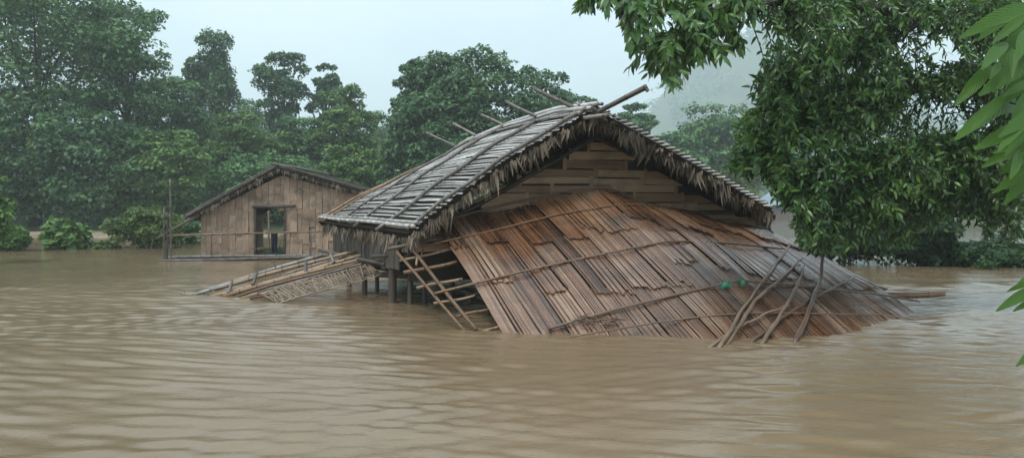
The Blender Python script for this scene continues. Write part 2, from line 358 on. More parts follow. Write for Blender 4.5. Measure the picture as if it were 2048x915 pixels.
def bank(u, v):
    x = -38 + 26*u; y = 43 + 9.5*v
    e = min(u, 1-u, .25)*4 * min(v + .02, 1-v + .6, .3)/.3
    return (x, y, -.25 + .40*max(e, 0)**.6 + .05*math.sin(3*x + y) + .05*math.sin(1.3*y - .8*x))
def mud_mat():
    m, t, b = mat('pale_mud'); ge = nd(t, 'ShaderNodeNewGeometry'); n = nd(t, 'ShaderNodeTexNoise', Scale=.9, Detail=6.0)
    t.links.new(ge.outputs['Position'], n.inputs['Vector']); r_ = ramp(t, [(.35, (.20,.155,.10)), (.65, (.36,.29,.205))]); t.links.new(n.outputs[0], r_.inputs[0])
    t.links.new(r_.outputs[0], b.inputs['Base Color']); b.inputs['Roughness'].default_value = .55; return m
tag(MB().grid(bank, 40, 16).build('mud_bank', mud_mat(), None, True), 'pale mud bank between the left shrubs and the forest', 'bank', kind='structure')

# ================================================================== COLLAPSED HOUSE
house = empty('collapsed_house', at(1200, 415, 13.8) * 1 - Vector((0, 0, 1.75)))
tag(house, 'collapsed bamboo house with thatched gable roof and brown mat roof sinking into flood', 'house')

# ---- the slumped front roof of flattened bamboo: a ruled sheet from the gable down into the water
A = at(868, 452, 12.68); B = onwater(1002, 663); T = at(1200, 381, 13.2); Tb = onwater(1490, 676); Cc = onwater(1650, 672)
E = at(1592, 482, 14.56); D = onwater(1826, 622)
topk = [(0, A), (.40, T), (.62, at(1345, 420, 13.75)), (.82, at(1490, 452, 14.2)), (1, E)]
botk = [(0, B), (.40, Tb), (.62, Cc), (.82, onwater(1745, 648)), (1, D)]
def knots(K, q):
    for i in range(1, len(K)):
        if q <= K[i][0] or i == len(K)-1:
            t = (q - K[i-1][0]) / (K[i][0] - K[i-1][0]); return K[i-1][1].lerp(K[i][1], t)
def surf(q, t, lift=0.0):
    p = knots(topk, q).lerp(knots(botk, q), t)
    bulge = .05*math.sin(math.pi*min(max(t, 0), 1)) * (1 + .6*math.sin(9*q+1)) + .018*math.sin(23*q + 5*t) + .014*math.sin(11*t*q+31*q)
    hipb = .10*math.exp(-((q-.52)/.12)**2) * math.sin(math.pi*min(max(t, 0), 1))
    return p + SN * (bulge + hipb + lift)
SN = Vector((.12, -.52, .85)).normalized()
grid = [(surf(i/300, j/160), i/300, j/160) for i in range(301) for j in range(-10, 166)]
G = np.array([[(p.x/p.y)*F + 1024, HOR - (p.z-EYE)/p.y*F] for p, _, _ in grid])
def inv(px, py):
    k = int(np.argmin((G[:, 0]-px)**2 + (G[:, 1]-py)**2)); return grid[k][1], grid[k][2]
def onmat(px, py, lift=.03):
    q, t = inv(px, py); return surf(q, t, lift)
nL = (B - A).cross(T - A).normalized()
def planeL(px, py, off=0.0):                      # the plane of the left half, continued past its edge
    d = at(px, py, 1.0) - Vector((0, 0, EYE)); o = Vector((0, 0, EYE))
    return o + d * ((A - o).dot(nL) / d.dot(nL)) + Vector((0, -.5, .86)) * off
mb = MB().grid(lambda u, v: surf(.005 + .99*u, -.02 + 1.12*v, -.05), 40, 16, 40, 16)  # added dark sheet, painted as the shade seen between the boards
mat_roof = mb.build('mat_roof', M['dark'], house, smooth=True)
tag(mat_roof, 'slumped roof of wet flattened bamboo, its lower edge under water')
def board_strip(q0, q1, t0, t1, lift0, lift1, seed):
    rr = random.Random(seed); mb = MB(); n = rr.randint(6, 9); gap = .0012
    cuts = sorted([0, 1] + [min(max((i + rr.uniform(-.38, .38))/n, .05), .95) for i in range(1, n)])
    NT = 7
    for i in range(n):
        a = q0 + (q1-q0)*cuts[i]; b = q0 + (q1-q0)*cuts[i+1]; g = min((b-a)*.10, .0016)*(rr.uniform(.15, .6) if rr.random() < .72 else rr.uniform(.9, 1.8))
        e0, e1 = rr.uniform(-.006, .006), rr.uniform(-.006, .006) if rr.random() < .8 else rr.uniform(-.03, .012); up = rr.uniform(-.006, .010); skew = rr.uniform(-.0026, .0026)
        thick = .010
        def fn(u, v, a=a, b=b, g=g, e0=e0, e1=e1, up=up, skew=skew):
            t = (t0+e0) + (t1+e1 - t0 - e0)*v
            crown = .0028*math.sin(math.pi*u)
            return surf(a + g + (b-a-2*g)*u + skew*v, t, lift0 + (lift1-lift0)*v**1.5 + up*v + crown)
        s0 = len(mb.v); mb.grid(fn, 2, NT, rr.uniform(.15, .3), (t1-t0)*3.5)
        # butt end and sides of the slat
        e = [mb.v[s0 + NT*3 + k] for k in range(3)]
        mb.poly([e[0], e[1], e[2], e[2] - SN*thick, e[1] - SN*thick, e[0] - SN*thick])
        for kk in (0, 2):
            for j in range(NT):
                p, q = mb.v[s0 + j*3 + kk], mb.v[s0 + (j+1)*3 + kk]
                mb.poly([p, q, q - SN*thick, p - SN*thick])
    return mb
q = 0.0; ci = 0
while q < .995:
    wq = random.uniform(.028, .052); q1 = min(q + wq, 1.0)
    if 1 - q1 < .012: q1 = 1.0
    if ci % 3 == 0: long_run = random.random() < .45
    if ci % 4 == 0 or random.random() < .2: r1 = .29 + .06*math.sin(7*q) + random.uniform(-.06, .06); r2 = .68 + .05*math.sin(5*q+2) + random.uniform(-.09, .09)
    r1 += random.uniform(-.010, .010); r2 += random.uniform(-.012, .012)
    rows = [(.66*r2/.70, 1.10, .004, .010), (r1 - .045, r2, .012, .030), (-.01, r1, .022, .045)]
    if long_run: rows = [rows[0], (-.01, r2, .014, .036)] if ci % 2 else [(r1 - .04, 1.10, .004, .012), rows[2]]
    for t0, t1, l0, l1 in rows:
        b = board_strip(q + .0008 + random.uniform(-.001, .001), q1 - .0008 + random.uniform(-.001, .001), t0, t1, l0, l1 + random.uniform(0, .012), hash((ci, t0)) % 9999)
        b.build('bamboo_board', M['board'], mat_roof)
    q = q1; ci += 1
# battens lashed across it
def batten(pix, r, m, lift=.055, name='batten', par=mat_roof):
    pts = [p if isinstance(p, Vector) else onmat(p[0], p[1], lift) for p in pix]
    P = []
    for i in range(len(pts)-1):                      # smooth run
        p0, p1, p2, p3 = pts[max(i-1,0)], pts[i], pts[i+1], pts[min(i+2, len(pts)-1)]
        for k in range(5):
            t = k/5
            P.append(.5*((2*p1) + (p2-p0)*t + (2*p0-5*p1+4*p2-p3)*t*t + (3*p1-p0-3*p2+p3)*t**3))
    P.append(pts[-1]); k = len(P)-1
    return MB().tube(P, [r*(1.1 - .35*i/k) for i in range(k+1)], 7, .34).build(name, m, par, smooth=True)
batten([(890, 448), (985, 422), (1090, 397), (1150, 384), (1200, 381), (1262, 398)], .022, M['branch'], .07)
batten([planeL(842, 499, .05), (905, 484), (1000, 462), (1130, 431), (1250, 414), (1330, 419), (1420, 432)], .013, M['bamboo'])
batten([planeL(868, 592, .05), (960, 569), (1100, 536), (1280, 498), (1345, 489), (1450, 492), (1572, 503)], .019, M['bamboo'])
batten([(1095, 662), (1190, 636), (1290, 609), (1430, 576), (1490, 568), (1640, 581), (1760, 594), at(1838, 602, 12.85)], .021, M['branch'])
batten([onwater(1140, 673, .03), (1350, 645), (1500, 632), (1650, 632), (1760, 635), onwater(1836, 639, .02)], .012, M['branch'])
batten([at(1772, 590, 13.1), at(1830, 590, 13.0), at(1889, 587, 12.95)], .056, M['stump'], name='pole')
batten([(1480, 452), (1530, 462), (1545, 470)], .02, M['post'])
# ---- bare frame showing left of the mats
def fr(a, b, r, m=M['bamboo'], off0=0., off1=0., name='roof_rail'):
    return pole(name, planeL(*a, off0), planeL(*b, off1), r, r*.85, m, mat_roof, crook=.015)
fr((808, 480), (953, 664), .031, off0=.05, off1=.05); fr((793, 503), (930, 662), .026)
for a, b, r in (((798, 517), (900, 494), .022), ((806, 541), (914, 519), .032), ((832, 572), (925, 553), .026), ((866, 602), (950, 586), .022), ((910, 630), (985, 612), .024), ((940, 663), (1006, 646), .026)):
    fr(a, b, r, off0=-.04, off1=-.04, name='rung')
fr((775, 498), (890, 474), .034, M['post'], name='rung')
pole('lashing_peg', planeL(835, 510, .02), planeL(833, 535, .05), .018, .018, M['bamboo'], mat_roof, 0)
pole('lashing_peg', planeL(846, 500, .02), planeL(842, 519, .05), .014, .014, M['bamboo'], mat_roof, 0)

# ---- thatched roof
ridge = [at(1190, 217, 12.6), at(1117, 226, 13.6), at(1021, 251, 15.2), at(937, 287, 16.9), at(892, 322, 18.0)]
rk = [(i/4, p) for i, p in enumerate(ridge)]
eaveL = [(0, at(818, 466, 11.9)), (.5, at(722, 455, 14.2)), (1, at(637, 443, 17.0))]
eaveR = [(0, at(1548, 424, 14.0)), (1, at(1548, 424, 14.0) + Vector((-2.7, 5.2, -.1)))]
NLs = (eaveL[0][1] - ridge[0]).cross(ridge[2] - ridge[0]).normalized()
if NLs.z < 0: NLs = -NLs
NRs = (ridge[2] - ridge[0]).cross(eaveR[0][1] - ridge[0]).normalized()
if NRs.z < 0: NRs = -NRs
def roofL(u, v, lift=0.0):
    return knots(rk, u).lerp(knots(eaveL, u), v) + NLs*(lift + .10*math.sin(math.pi*v)*(1-.3*u) + .012*math.sin(17*v+9*u))
def roofR(u, v, lift=0.0):
    return knots(rk, u).lerp(knots(eaveR, u), v) + NRs*(lift + .03*math.sin(math.pi*v))
def slab(fn, th, nu=10, nv=14):
    mb = MB().grid(lambda u, v: fn(u, v, 0), nu, nv, 10, 14); mb.grid(lambda u, v: fn(1-u, v, -th), nu, nv, 10, 14)
    for u in (0, 1): mb.grid(lambda a, v: fn(u, v, -th*a), 1, nv, 1, 14)
    for v in (0, 1): mb.grid(lambda a, u: fn(u, v, -th*a), 1, nu, 1, 10)
    return mb
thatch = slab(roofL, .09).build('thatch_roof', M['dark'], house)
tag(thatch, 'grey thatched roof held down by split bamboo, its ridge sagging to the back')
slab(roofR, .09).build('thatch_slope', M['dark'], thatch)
NS = 44
for i in range(NS):
    v = .015 + .975*(i + random.uniform(-.25, .25))/NS
    rows = [(-.015 + random.uniform(-.02, .015), random.uniform(.96, 1.01))]
    if random.random() < .25:
        c = random.uniform(.3, .7); rows = [(rows[0][0], c), (c - .05, rows[0][1])]
    for a, b in rows:
        n = 9; dv = random.uniform(-.006, .006); ll = random.uniform(.010, .022); wd = random.uniform(.015, .025)
        def fn(s, t, a=a, b=b, v=v, dv=dv, ll=ll, wd=wd):
            u = a + (b-a)*t; c = (s-.5)*2
            return roofL(u, v + dv*t + .004*math.sin(8*t+i), ll + .012*(1-c*c)) + (knots(eaveL, u)-knots(rk, u)).normalized()*wd*c
        MB().grid(fn, 4, n, 1, 5).build('slat', M['slat'], thatch, smooth=True)
for u0, u1, v0, v1, r, m in ((.0, .0, -.02, 1.0, .040, 'bamboo_grey'), (.27, .24, .10, 1.03, .042, 'bamboo_grey'), (.5, .52, .02, 1.02, .036, 'bamboo_grey'), (.66, .72, .0, 1.0, .030, 'bamboo_grey'), (.985, .985, -.02, 1.0, .034, 'bamboo'), (.92, .9, 0, 1.02, .026, 'bamboo')):
    pts = [roofL(u0+(u1-u0)*k/12, v0+(v1-v0)*k/12, .075 + random.uniform(-.006, .006)) for k in range(13)]
    pole('roof_pole', None, None, r, r*.8, M[m], thatch, pts=pts)
for dv, lf, r in ((.0, .085, .036), (.035, .075, .034), (.085, .06, .028), (-.02, .045, .03)):          # ridge poles
    pts = [roofL(-.03 + (1.03 - .2*abs(dv))*k/12, dv, lf + random.uniform(-.01, .01)) for k in range(13)]
    pole('ridge_pole', None, None, r, r*.75, M['slat'] if dv in (.0, .035) else M['bamboo_grey'], thatch, pts=pts)
for lo, r in ((.045, .035), (.10, .028)):                                                              # eave poles
    pts = [roofL(-.02 + 1.04*k/10, .99 - lo*.35, .06 + lo*.3) for k in range(11)]
    pole('eave_pole', None, None, r, r*.85, M['slat'], thatch, pts=pts)
# pole ends crossing over the ridge
for (a, b, ya, yb, r) in (((1172, 226), (1068, 177), 12.9, 13.2, .040), ((1092, 240), (1010, 202), 13.9, 14.2, .036), ((1024, 258), (962, 229), 15.1, 15.4, .030), ((966, 276), (905, 246), 16.2, 16.5, .032), ((922, 298), (853, 265), 17.2, 17.5, .028)):
    pole('crossing_pole', at(*a, ya) + Vector((.12, 0, -.06)), at(*b, yb), r*1.05, r*.85, M['bamboo_grey'], thatch, .015)
pole('crossing_pole', at(1178, 232, 12.55), at(1294, 173, 12.35), .040, .050, M['bamboo_grey'], thatch, .01)
pole('crossing_pole', at(1288, 172, 12.35), at(1297, 183, 12.35), .050, .03, M['bamboo_grey'], thatch, .0, node=0)
pole('crossing_pole', at(1140, 240, 12.7), at(1160, 206, 12.9), .034, .034, M['bamboo_grey'], thatch, .0)
pole('crossing_pole', at(1165, 236, 12.5), at(1218, 229, 12.45), .04, .036, M['bamboo_grey'], thatch, .0)
pole('crossing_pole', at(1180, 214, 12.45), at(1212, 244, 12.6), .05, .04, M['post'], thatch, .0)
for i in range(34):                                  # slat ends along the right verge
    v = .02 + .96*i/34
    p = roofR(0, v, .03); pole('slat_end', p + Vector((.06, -.14, .0)), p + Vector((-.25, .5, .02)), .018, .018, M['slat'], thatch, 0, node=0, sides=5, n=2)
for lf, r in ((.065, .024), (-.02, .03)):
    pole('verge_pole', None, None, r, r, M['post'], thatch, pts=[roofR(.015, k/10, lf) for k in range(11)])
# thatch leaves hanging along verges and eave
def thatch_leaf(seed):
    """a dry palm frond tip torn into a few narrow hanging strips"""
    rr = random.Random(seed); mb = MB(); n = rr.randint(3, 5)
    for k in range(n):
        x0 = (k - (n-1)/2)*.42 + rr.uniform(-.1, .1); curl = rr.uniform(-.5, 1.1); sw = rr.uniform(-.5, .5) + x0*.25; ln = rr.uniform(.55, 1.05); w0 = rr.uniform(.14, .26); tw = rr.uniform(-1.2, 1.2); z0 = rr.uniform(-.05, .08)
        def fn(u, v):
            wd = w0*(1 - v**2.2)*(.6 + .4*math.sin(min(v*5, 1.57))) + .01; a = tw*v; c = (u-.5)*2*wd
            return Vector((x0 + sw*v*v + c*math.cos(a), curl*v*v*.6 + c*math.sin(a) + .3*wd*(1-abs(u-.5)*2), z0 - v*ln))
        mb.grid(fn, 2, 5, .25, .6)
    return mb.mesh('thatch_leaf', M['thatch'])
TL = [thatch_leaf(s) for s in range(14)]
def hang(p, length, wide, facing):
    rot = Matrix.Rotation(facing + random.uniform(-.7, .7), 4, 'Z') @ Matrix.Rotation(random.gauss(0, .28), 4, 'Y') @ Matrix.Rotation(random.uniform(-.35, .25), 4, 'X')
    link('thatch_leaf', random.choice(TL), thatch, M=Matrix.Translation(p) @ rot @ Matrix.Diagonal((wide, wide, length, 1)))
for i in range(98):
    v = (i + random.random())/98; clump = .55 + .45*math.sin(v*41)*math.sin(v*17+1)
    hang(roofL(random.uniform(-.015, .03), v, -.06) , (.10 + .36*clump)*random.uniform(.45, 1.3), random.uniform(.05, .11), 0)
for i in range(98):
    v = .03 + .97*(i + random.random())/98; clump = .5 + .5*math.sin(v*37+.4)*math.sin(v*13)
    hang(roofR(random.uniform(-.01, .03), v, -.06), (.10 + .40*clump)*random.uniform(.45, 1.3), random.uniform(.05, .11), 0)
for i in range(96):
    u = (i + random.random())/96
    hang(roofL(u, random.uniform(.97, 1.0), -.05), random.uniform(.22, .46), random.uniform(.05, .10), -1.0)
# loose fibres behind the hanging leaves, too fine to count
FV = []
for i in range(1500):
    k = random.random()
    if k < .36: p = roofL(random.uniform(0, .06), random.random(), -.07)
    elif k < .7: p = roofR(random.uniform(0, .06), random.random(), -.07)
    else: p = roofL(random.random(), random.uniform(.94, 1), -.07)
    ln = random.uniform(.10, .30); d = Vector((random.gauss(0, .22), random.gauss(0, .2), -1)).normalized()*ln; s = Vector((random.gauss(0, 1), random.gauss(0, 1), 0)).normalized()*random.uniform(.006, .014)
    FV += [p - s, p + s, p + d*.6 + s*.8, p + d]
fo = link('thatch_fibre', np_mesh('thatch_fibre', np.array([tuple(v) for v in FV]), 4, M['thatch']), thatch, origin=(0, 0, 0))
fo['kind'] = 'stuff'

# ---- woven gable wall
G0, G1 = Vector((-1.75, 12.75, 0)), Vector((5.2, 15.05, 0)); gd = (G1-G0).normalized(); gn = Vector((gd.y, -gd.x, 0)); GL = (G1-G0).length
gp = lambda s, z, o=0.0: G0 + gd*s + Vector((0, 0, z)) + gn*o
apex_s = 3.45; apex_z = 3.10; zl, zr = 1.25, 1.45
top = lambda s: zl + (apex_z-zl)*s/apex_s if s < apex_s else apex_z + (zr-apex_z)*(s-apex_s)/(GL-apex_s)
gable = MB().prism([gp(0, .5), gp(GL, .5), gp(GL, zr), gp(apex_s, apex_z), gp(0, zl)], -gn*.05).build('gable_wall', M['dark'], house)
tag(gable, 'shaded gable wall woven from broad bamboo strips')
z = 1.0; row = 0
while z < apex_z - .05:
    hh = random.uniform(.11, .19); s = -.3 + (row % 2)*.38
    while s < GL:
        ln = random.uniform(.95, 1.5); a, b = max(s, 0.02), min(s+ln, GL-.02)
        if b - a > .1 and top((a+b)/2) > z + hh*.5:
            za = random.uniform(-.02, .02); zb = random.uniform(-.02, .02); bow = random.uniform(.014, .03)
            def fn(u, v, a=a, b=b, za=za, zb=zb, bow=bow):
                ss = a + (b-a)*u; e = math.sin(math.pi*u)
                zz = z + (hh-.018)*v + za*(1-u) + zb*u
                return gp(ss, min(zz, top(ss)-.0), .004 + bow*e + .008*math.sin(math.pi*v))
            MB().grid(fn, 6, 3, 1, .3).build('woven_strip', M['weave'], gable, smooth=True)
        if top(s) > z + hh and 0 < s < GL:                 # upright strip crossing over the joint
            c = s - .01; wv = random.uniform(.025, .045)
            MB().grid(lambda u, v: gp(c - wv + 2*wv*u, z - .03 + (hh+.05)*v, .012 + .016*math.sin(math.pi*v) + .006*math.sin(math.pi*u)), 3, 5, .3, .4).build('woven_strip', M['weave'], gable, smooth=True)
        s += ln - .01
    z += hh; row += 1
pole('gable_rafter', gp(.1, zl-.05, .06), gp(apex_s, apex_z-.06, .06), .04, .04, M['post'], gable)
pole('gable_rafter', gp(GL-.1, zr-.05, .06), gp(apex_s, apex_z-.06, .08), .04, .04, M['post'], gable)
pole('tie_beam', gp(.2, 1.62, .10), gp(GL-.3, 1.66, .10), .045, .04, M['post'], gable)
# ---- side of the house, floor and posts under the left eave
for (px, py, Yk, r, topy) in ((785, 603, 13.9, .085, 470), (729, 590, 15.2, .06, 470), (821, 600, 13.6, .055, 480), (848, 590, 13.9, .05, 470), (700, 560, 17.5, .07, 455), (905, 600, 13.6, .05, 470), (757, 575, 16, .05, 470), (880, 585, 14.6, .06, 470)):
    b = at(px, HOR + EYE*F/Yk, Yk); b.z = -1.6; t_ = at(px + random.uniform(-3, 3), topy, Yk)
    pole('post', b, t_, r, r*.9, M['post'], house, .02, node=0)
for (a, b, Ya, Yb, r) in (((700, 542), (905, 556), 15.5, 13.3, .06), ((690, 524), (890, 528), 16.5, 13.4, .05), ((745, 512), (870, 500), 14.0, 13.2, .04), ((640, 500), (770, 528), 17.5, 13.9, .05)):
    pole('floor_beam', at(*a, Ya), at(*b, Yb), r, r*.9, M['post'], house, .02, node=0)
W0, W1 = at(800, 470, 13.2), at(668, 450, 17.6); W0.z = W1.z = 0; wd_ = (W1-W0); wn = Vector((wd_.y, -wd_.x, 0)).normalized()
side = MB().prism([W0 + Vector((0,0,.62)), W1 + Vector((0,0,.62)), W1 + Vector((0,0,1.55)), W0 + Vector((0,0,1.45))], wn*.03).build('side_wall', M['dark'], house)
for i in range(18):
    t0 = i/18; p = W0 + wd_*t0; q_ = W0 + wd_*(t0 + .052)
    hgt = random.uniform(1.35, 1.45); lo = random.uniform(.6, .68)
    MB().prism([p + Vector((0,0,lo)), q_ + Vector((0,0,lo)), q_ + Vector((0,0,hgt)), p + Vector((0,0,hgt))], -wn*random.uniform(.015, .03) if wn.x > 0 else wn*-.02, [(0,0),(1,0),(1,1),(0,1)]).build('wall_board', M['post'], side)
fl = MB().prism([W0 + Vector((.1,0,.60)), W1 + Vector((.1,0,.60)), W1 + Vector((3.5,1.6,.60)), W0 + Vector((3.5,1.2,.60))], (0, 0, -.06)).build('floor_platform', M['dark'], house)

# ================================================================== FALLEN VERANDA RAMP
ramp_o = empty('fallen_veranda_ramp', onwater(560, 585)); tag(ramp_o, 'fallen bamboo veranda deck sloping from the house eave into the water', 'ramp')
def rp_pole(name, a, b, Ya, Yb, r, m='bamboo', crook=.03):
    return pole(name, at(*a, Ya), at(*b, Yb), r, r*.85, M[m], ramp_o, crook)
rails = [((398, 586), (645, 510), 15.3, 16.2, .045, 'bamboo_grey'), ((430, 578), (722, 499), 15.2, 15.8, .045, 'bamboo'), ((385, 590), (520, 553), 15.0, 15.5, .035, 'bamboo_grey'),
         ((420, 593), (735, 506), 14.9, 15.4, .04, 'bamboo'), ((446, 592), (742, 514), 14.8, 15.2, .048, 'bamboo'), ((470, 594), (720, 524), 14.65, 15.0, .03, 'bamboo'),
         ((480, 596), (748, 527), 14.5, 14.9, .026, 'bamboo'), ((500, 596), (700, 540), 14.4, 14.7, .022, 'bamboo'), ((560, 552), (690, 512), 15.7, 16.0, .022, 'bamboo_grey'), ((515, 585), (745, 522), 14.6, 15.0, .03, 'bamboo_grey')]
for a, b, Ya, Yb, r, m in rails: rp_pole('deck_pole', a, b, Ya, Yb, r, m)
rp_pole('deck_pole', (362, 587), (412, 590), 15.2, 15.1, .022, 'bamboo_grey'); rp_pole('deck_pole', (364, 587), (369, 580), 15.2, 15.2, .012, 'bamboo_grey')
for a, b, Ya in (((457, 587), (464, 561), 14.8), ((506, 570), (514, 544), 14.9), ((611, 545), (612, 520), 15.1), ((668, 526), (661, 506), 15.2)):
    rp_pole('peg', a, b, Ya, Ya + .25, .035, 'bamboo_grey', .0)
rp_pole('peg', (552, 535), (545, 521), 15.6, 15.6, .014, 'bamboo', 0)
lc = [at(522, 588, 14.35), at(552, 608, 13.8), at(760, 548, 13.9), at(745, 524, 14.8)]     # woven lattice panel: corners
lat = lambda s, t, o=0.: (lc[0].lerp(lc[3], s)).lerp(lc[1].lerp(lc[2], s), t) + Vector((0, -.4, .9)).normalized()*(o + .02*math.sin(6*s))
NLAT = 34
lroot = None
for k in range(7):
    pts = [lat(i/30, k/6, .012*(-1)**(i+k)) for i in range(31)]
    o = pole('lattice_strip', None, None, .011 if k not in (0, 6) else .02, .010, M['lattice'], ramp_o, pts=pts, node=0, sides=5)
for k in range(NLAT):
    s = (k+.5)/NLAT
    sl = random.uniform(-.05, .09); pts = [lat(s + sl*(t/6-.5), (t/6)*random.uniform(.93, 1.07), -.012*(-1)**(k+t) + .02*random.random()) for t in range(7)]
    pole('lattice_strip', None, None, random.uniform(.010, .016), .010, M['lattice'], ramp_o, pts=pts, node=0, sides=5)

# ================================================================== LOOSE STICKS ON THE MAT ROOF
def stick(pix, r, label, fork=None):
    pts = []
    for p in pix:
        if len(p) == 2: v = onmat(p[0], p[1], .09)
        else: v = at(*p)
        pts.append(v)
    P = []
    for i in range(len(pts)-1):
        for k in range(6):
            P.append(pts[i].lerp(pts[i+1], k/6) + Vector((random.gauss(0, .006), random.gauss(0, .006), random.gauss(0, .006))))
    P.append(pts[-1]); k = len(P)-1
    rr = [r*.8*(.6 + .45*i/k)*random.uniform(.86, 1.12) for i in range(k+1)]
    o = MB().tube(P, rr, 7)
    if fork: o.tube([P[fork[0]], P[fork[0]] + Vector(fork[1])*.5 + Vector((0, 0, .01)), P[fork[0]] + Vector(fork[1])], [r*.5, r*.4, r*.25], 5)
    return tag(o.build('stick', M['branch'], None, smooth=True), label, 'stick', 'loose sticks leaning on the sunken mat roof')
wl = lambda px, py, z=.0: (px, py, (EYE - z)*F/(py - HOR))
stick([(1575, 500), (1530, 560), (1478, 630), wl(1436, 699, -.03)], .036, 'longest stick on the mats, leftmost, running from the leaves down to the water')
stick([(1602, 524), (1560, 563), (1505, 612), wl(1450, 692, -.03)], .036, 'forked brown stick right beside the longest leaning stick, its foot at the same spot', (10, (-.35, -.2, -.2)))
stick([(1606, 537), (1590, 585), (1562, 632), wl(1522, 690, -.03)], .034, 'dark crooked stick in the middle of the leaning sticks')
stick([(1646, 500, 12.6), (1640, 560), (1612, 632), wl(1589, 687, -.03)], .045, 'thick pale-topped stick, rightmost and steepest of the leaning sticks')
stick([(1703, 563), (1640, 595), (1560, 645), wl(1500, 686, -.03)], .034, 'brown stick lying slantwise under the other sticks, reaching farthest right')
stick([(1575, 618), (1520, 642), (1475, 662), wl(1415, 698, -.02)], .026, 'low grey stick with its tip in the water left of all sticks')
dm = MB().tube([onwater(1748, 578, .02), onwater(1760, 576, .05), onwater(1773, 578, .02)], [.03, .06, .03], 6)
tag(dm.build('driftwood', M['post'], None, True), 'small dark driftwood piece floating right of the mat roof', 'driftwood')
tangle = MB(); rr_ = random.Random(3)
for k in range(26):
    c0 = onmat(1150 + rr_.random()*90, 642 + rr_.random()*16, .05 + .03*rr_.random()); dv = Vector((rr_.gauss(0, .16), rr_.gauss(0, .06), rr_.gauss(0, .03)))
    tangle.tube([c0 - dv, c0 + Vector((0, 0, .02)), c0 + dv], [.004, .007, .003], 4)
tag(tangle.build('plant_debris', M['branch'], None), 'tangle of thin plant debris stranded near the lower edge of the mats', 'debris')
def scrap(px, py, sx, sz, label, seed):
    c = onmat(px, py, .07); rr = random.Random(seed); u = Vector((.95, .2, .1)).normalized(); v = Vector((-.1, .5, .86)).normalized(); n = u.cross(v)
    def fn(a, b):
        return c + u*(a-.5)*sx*(1 + .3*math.sin(5*b+seed)) + v*(b-.5)*sz*(1 + .3*math.sin(4*a+seed)) - n*(.03*math.sin(7*a+3*b+seed) + .02*math.cos(9*b))
    mb = MB().grid(fn, 6, 6); mb.grid(lambda a, b: fn(1-a, b) + n*.004, 6, 6)
    tag(mb.build('plastic_scrap', M['plastic'], None, True), label, 'scrap', 'green plastic scraps on the mat roof')
scrap(1450, 575, .15, .08, 'larger green plastic scrap on the mats, the left one of two', 1)
scrap(1479, 571, .09, .075, 'smaller green plastic scrap on the mats, the right one of two', 4)

# ================================================================== SHED BEHIND
SY = 26.5
shed = empty('bamboo_shed', at(565, HOR + EYE*F/SY, SY)); tag(shed, 'weathered bamboo mat shed with an open doorway standing in water behind the house', 'shed')
p3 = lambda px, py, o=0.0: at(px, py, SY + (px - 565)*.004) + Vector((0, o, 0))
slope = lambda px: 432 - (px-400)*(432-350)/(563-400) if px < 563 else 350 + (px-563)*(396-350)/(735-563)
dx0, dx1, dy0 = 512, 568, 416
back = lambda px, py: p3(px, py, .06)
wall = MB()
wall.prism([back(402, 512), back(dx0, 512), back(dx0, slope(dx0)), back(402, slope(402))], (0, .04, 0))
wall.prism([back(dx0, dy0), back(dx1, dy0), back(dx1, slope(dx1)), back(563, slope(563)), back(dx0, slope(dx0))], (0, .04, 0))
wall.prism([back(dx1, 512), back(740, 512), back(740, slope(740)), back(dx1, slope(dx1))], (0, .04, 0))
sw = wall.build('front_wall', M['dark'], shed)
px = 402.0; kcol = 0
while px < 738:
    wpx = random.uniform(10, 15); x1 = min(px + wpx, 740)
    if px < dx0 < x1: x1 = dx0
    if dx0 <= px < dx1 and x1 > dx1: x1 = dx1
    ybot = 511 if not (dx0 - 1 <= px < dx1 - 1) else dy0
    ytop = max(slope(px), slope(x1)) ; y = ybot
    while y > ytop - 4:
        y1 = y - random.choice((12, 14, 18, 26, 38))*random.uniform(.85, 1.15)
        if y1 < ytop + 10: y1 = -1
        ta = slope(px) if y1 < 0 else y1; tb = slope(x1) if y1 < 0 else y1
        o = random.uniform(-.035, .015); tw_ = random.uniform(-.02, .02); g_ = random.uniform(.05, .4)
        a, b, c, d = p3(px+g_, y, o), p3(x1-g_, y, o+tw_), p3(x1-g_, tb+g_, o), p3(px+g_, ta+g_, o+tw_)
        horiz = random.random() < .35
        uvs = [(0,0),(1,0),(1,1),(0,1)] if not horiz else [(0,0),(0,1),(1,1),(1,0)]
        MB().prism([a, b, c, d], (0, .025, 0), uvs).build('mat_panel', M['shedwall'], sw)
        if y1 < 0: break
        y = y1
    px = x1; kcol += 1
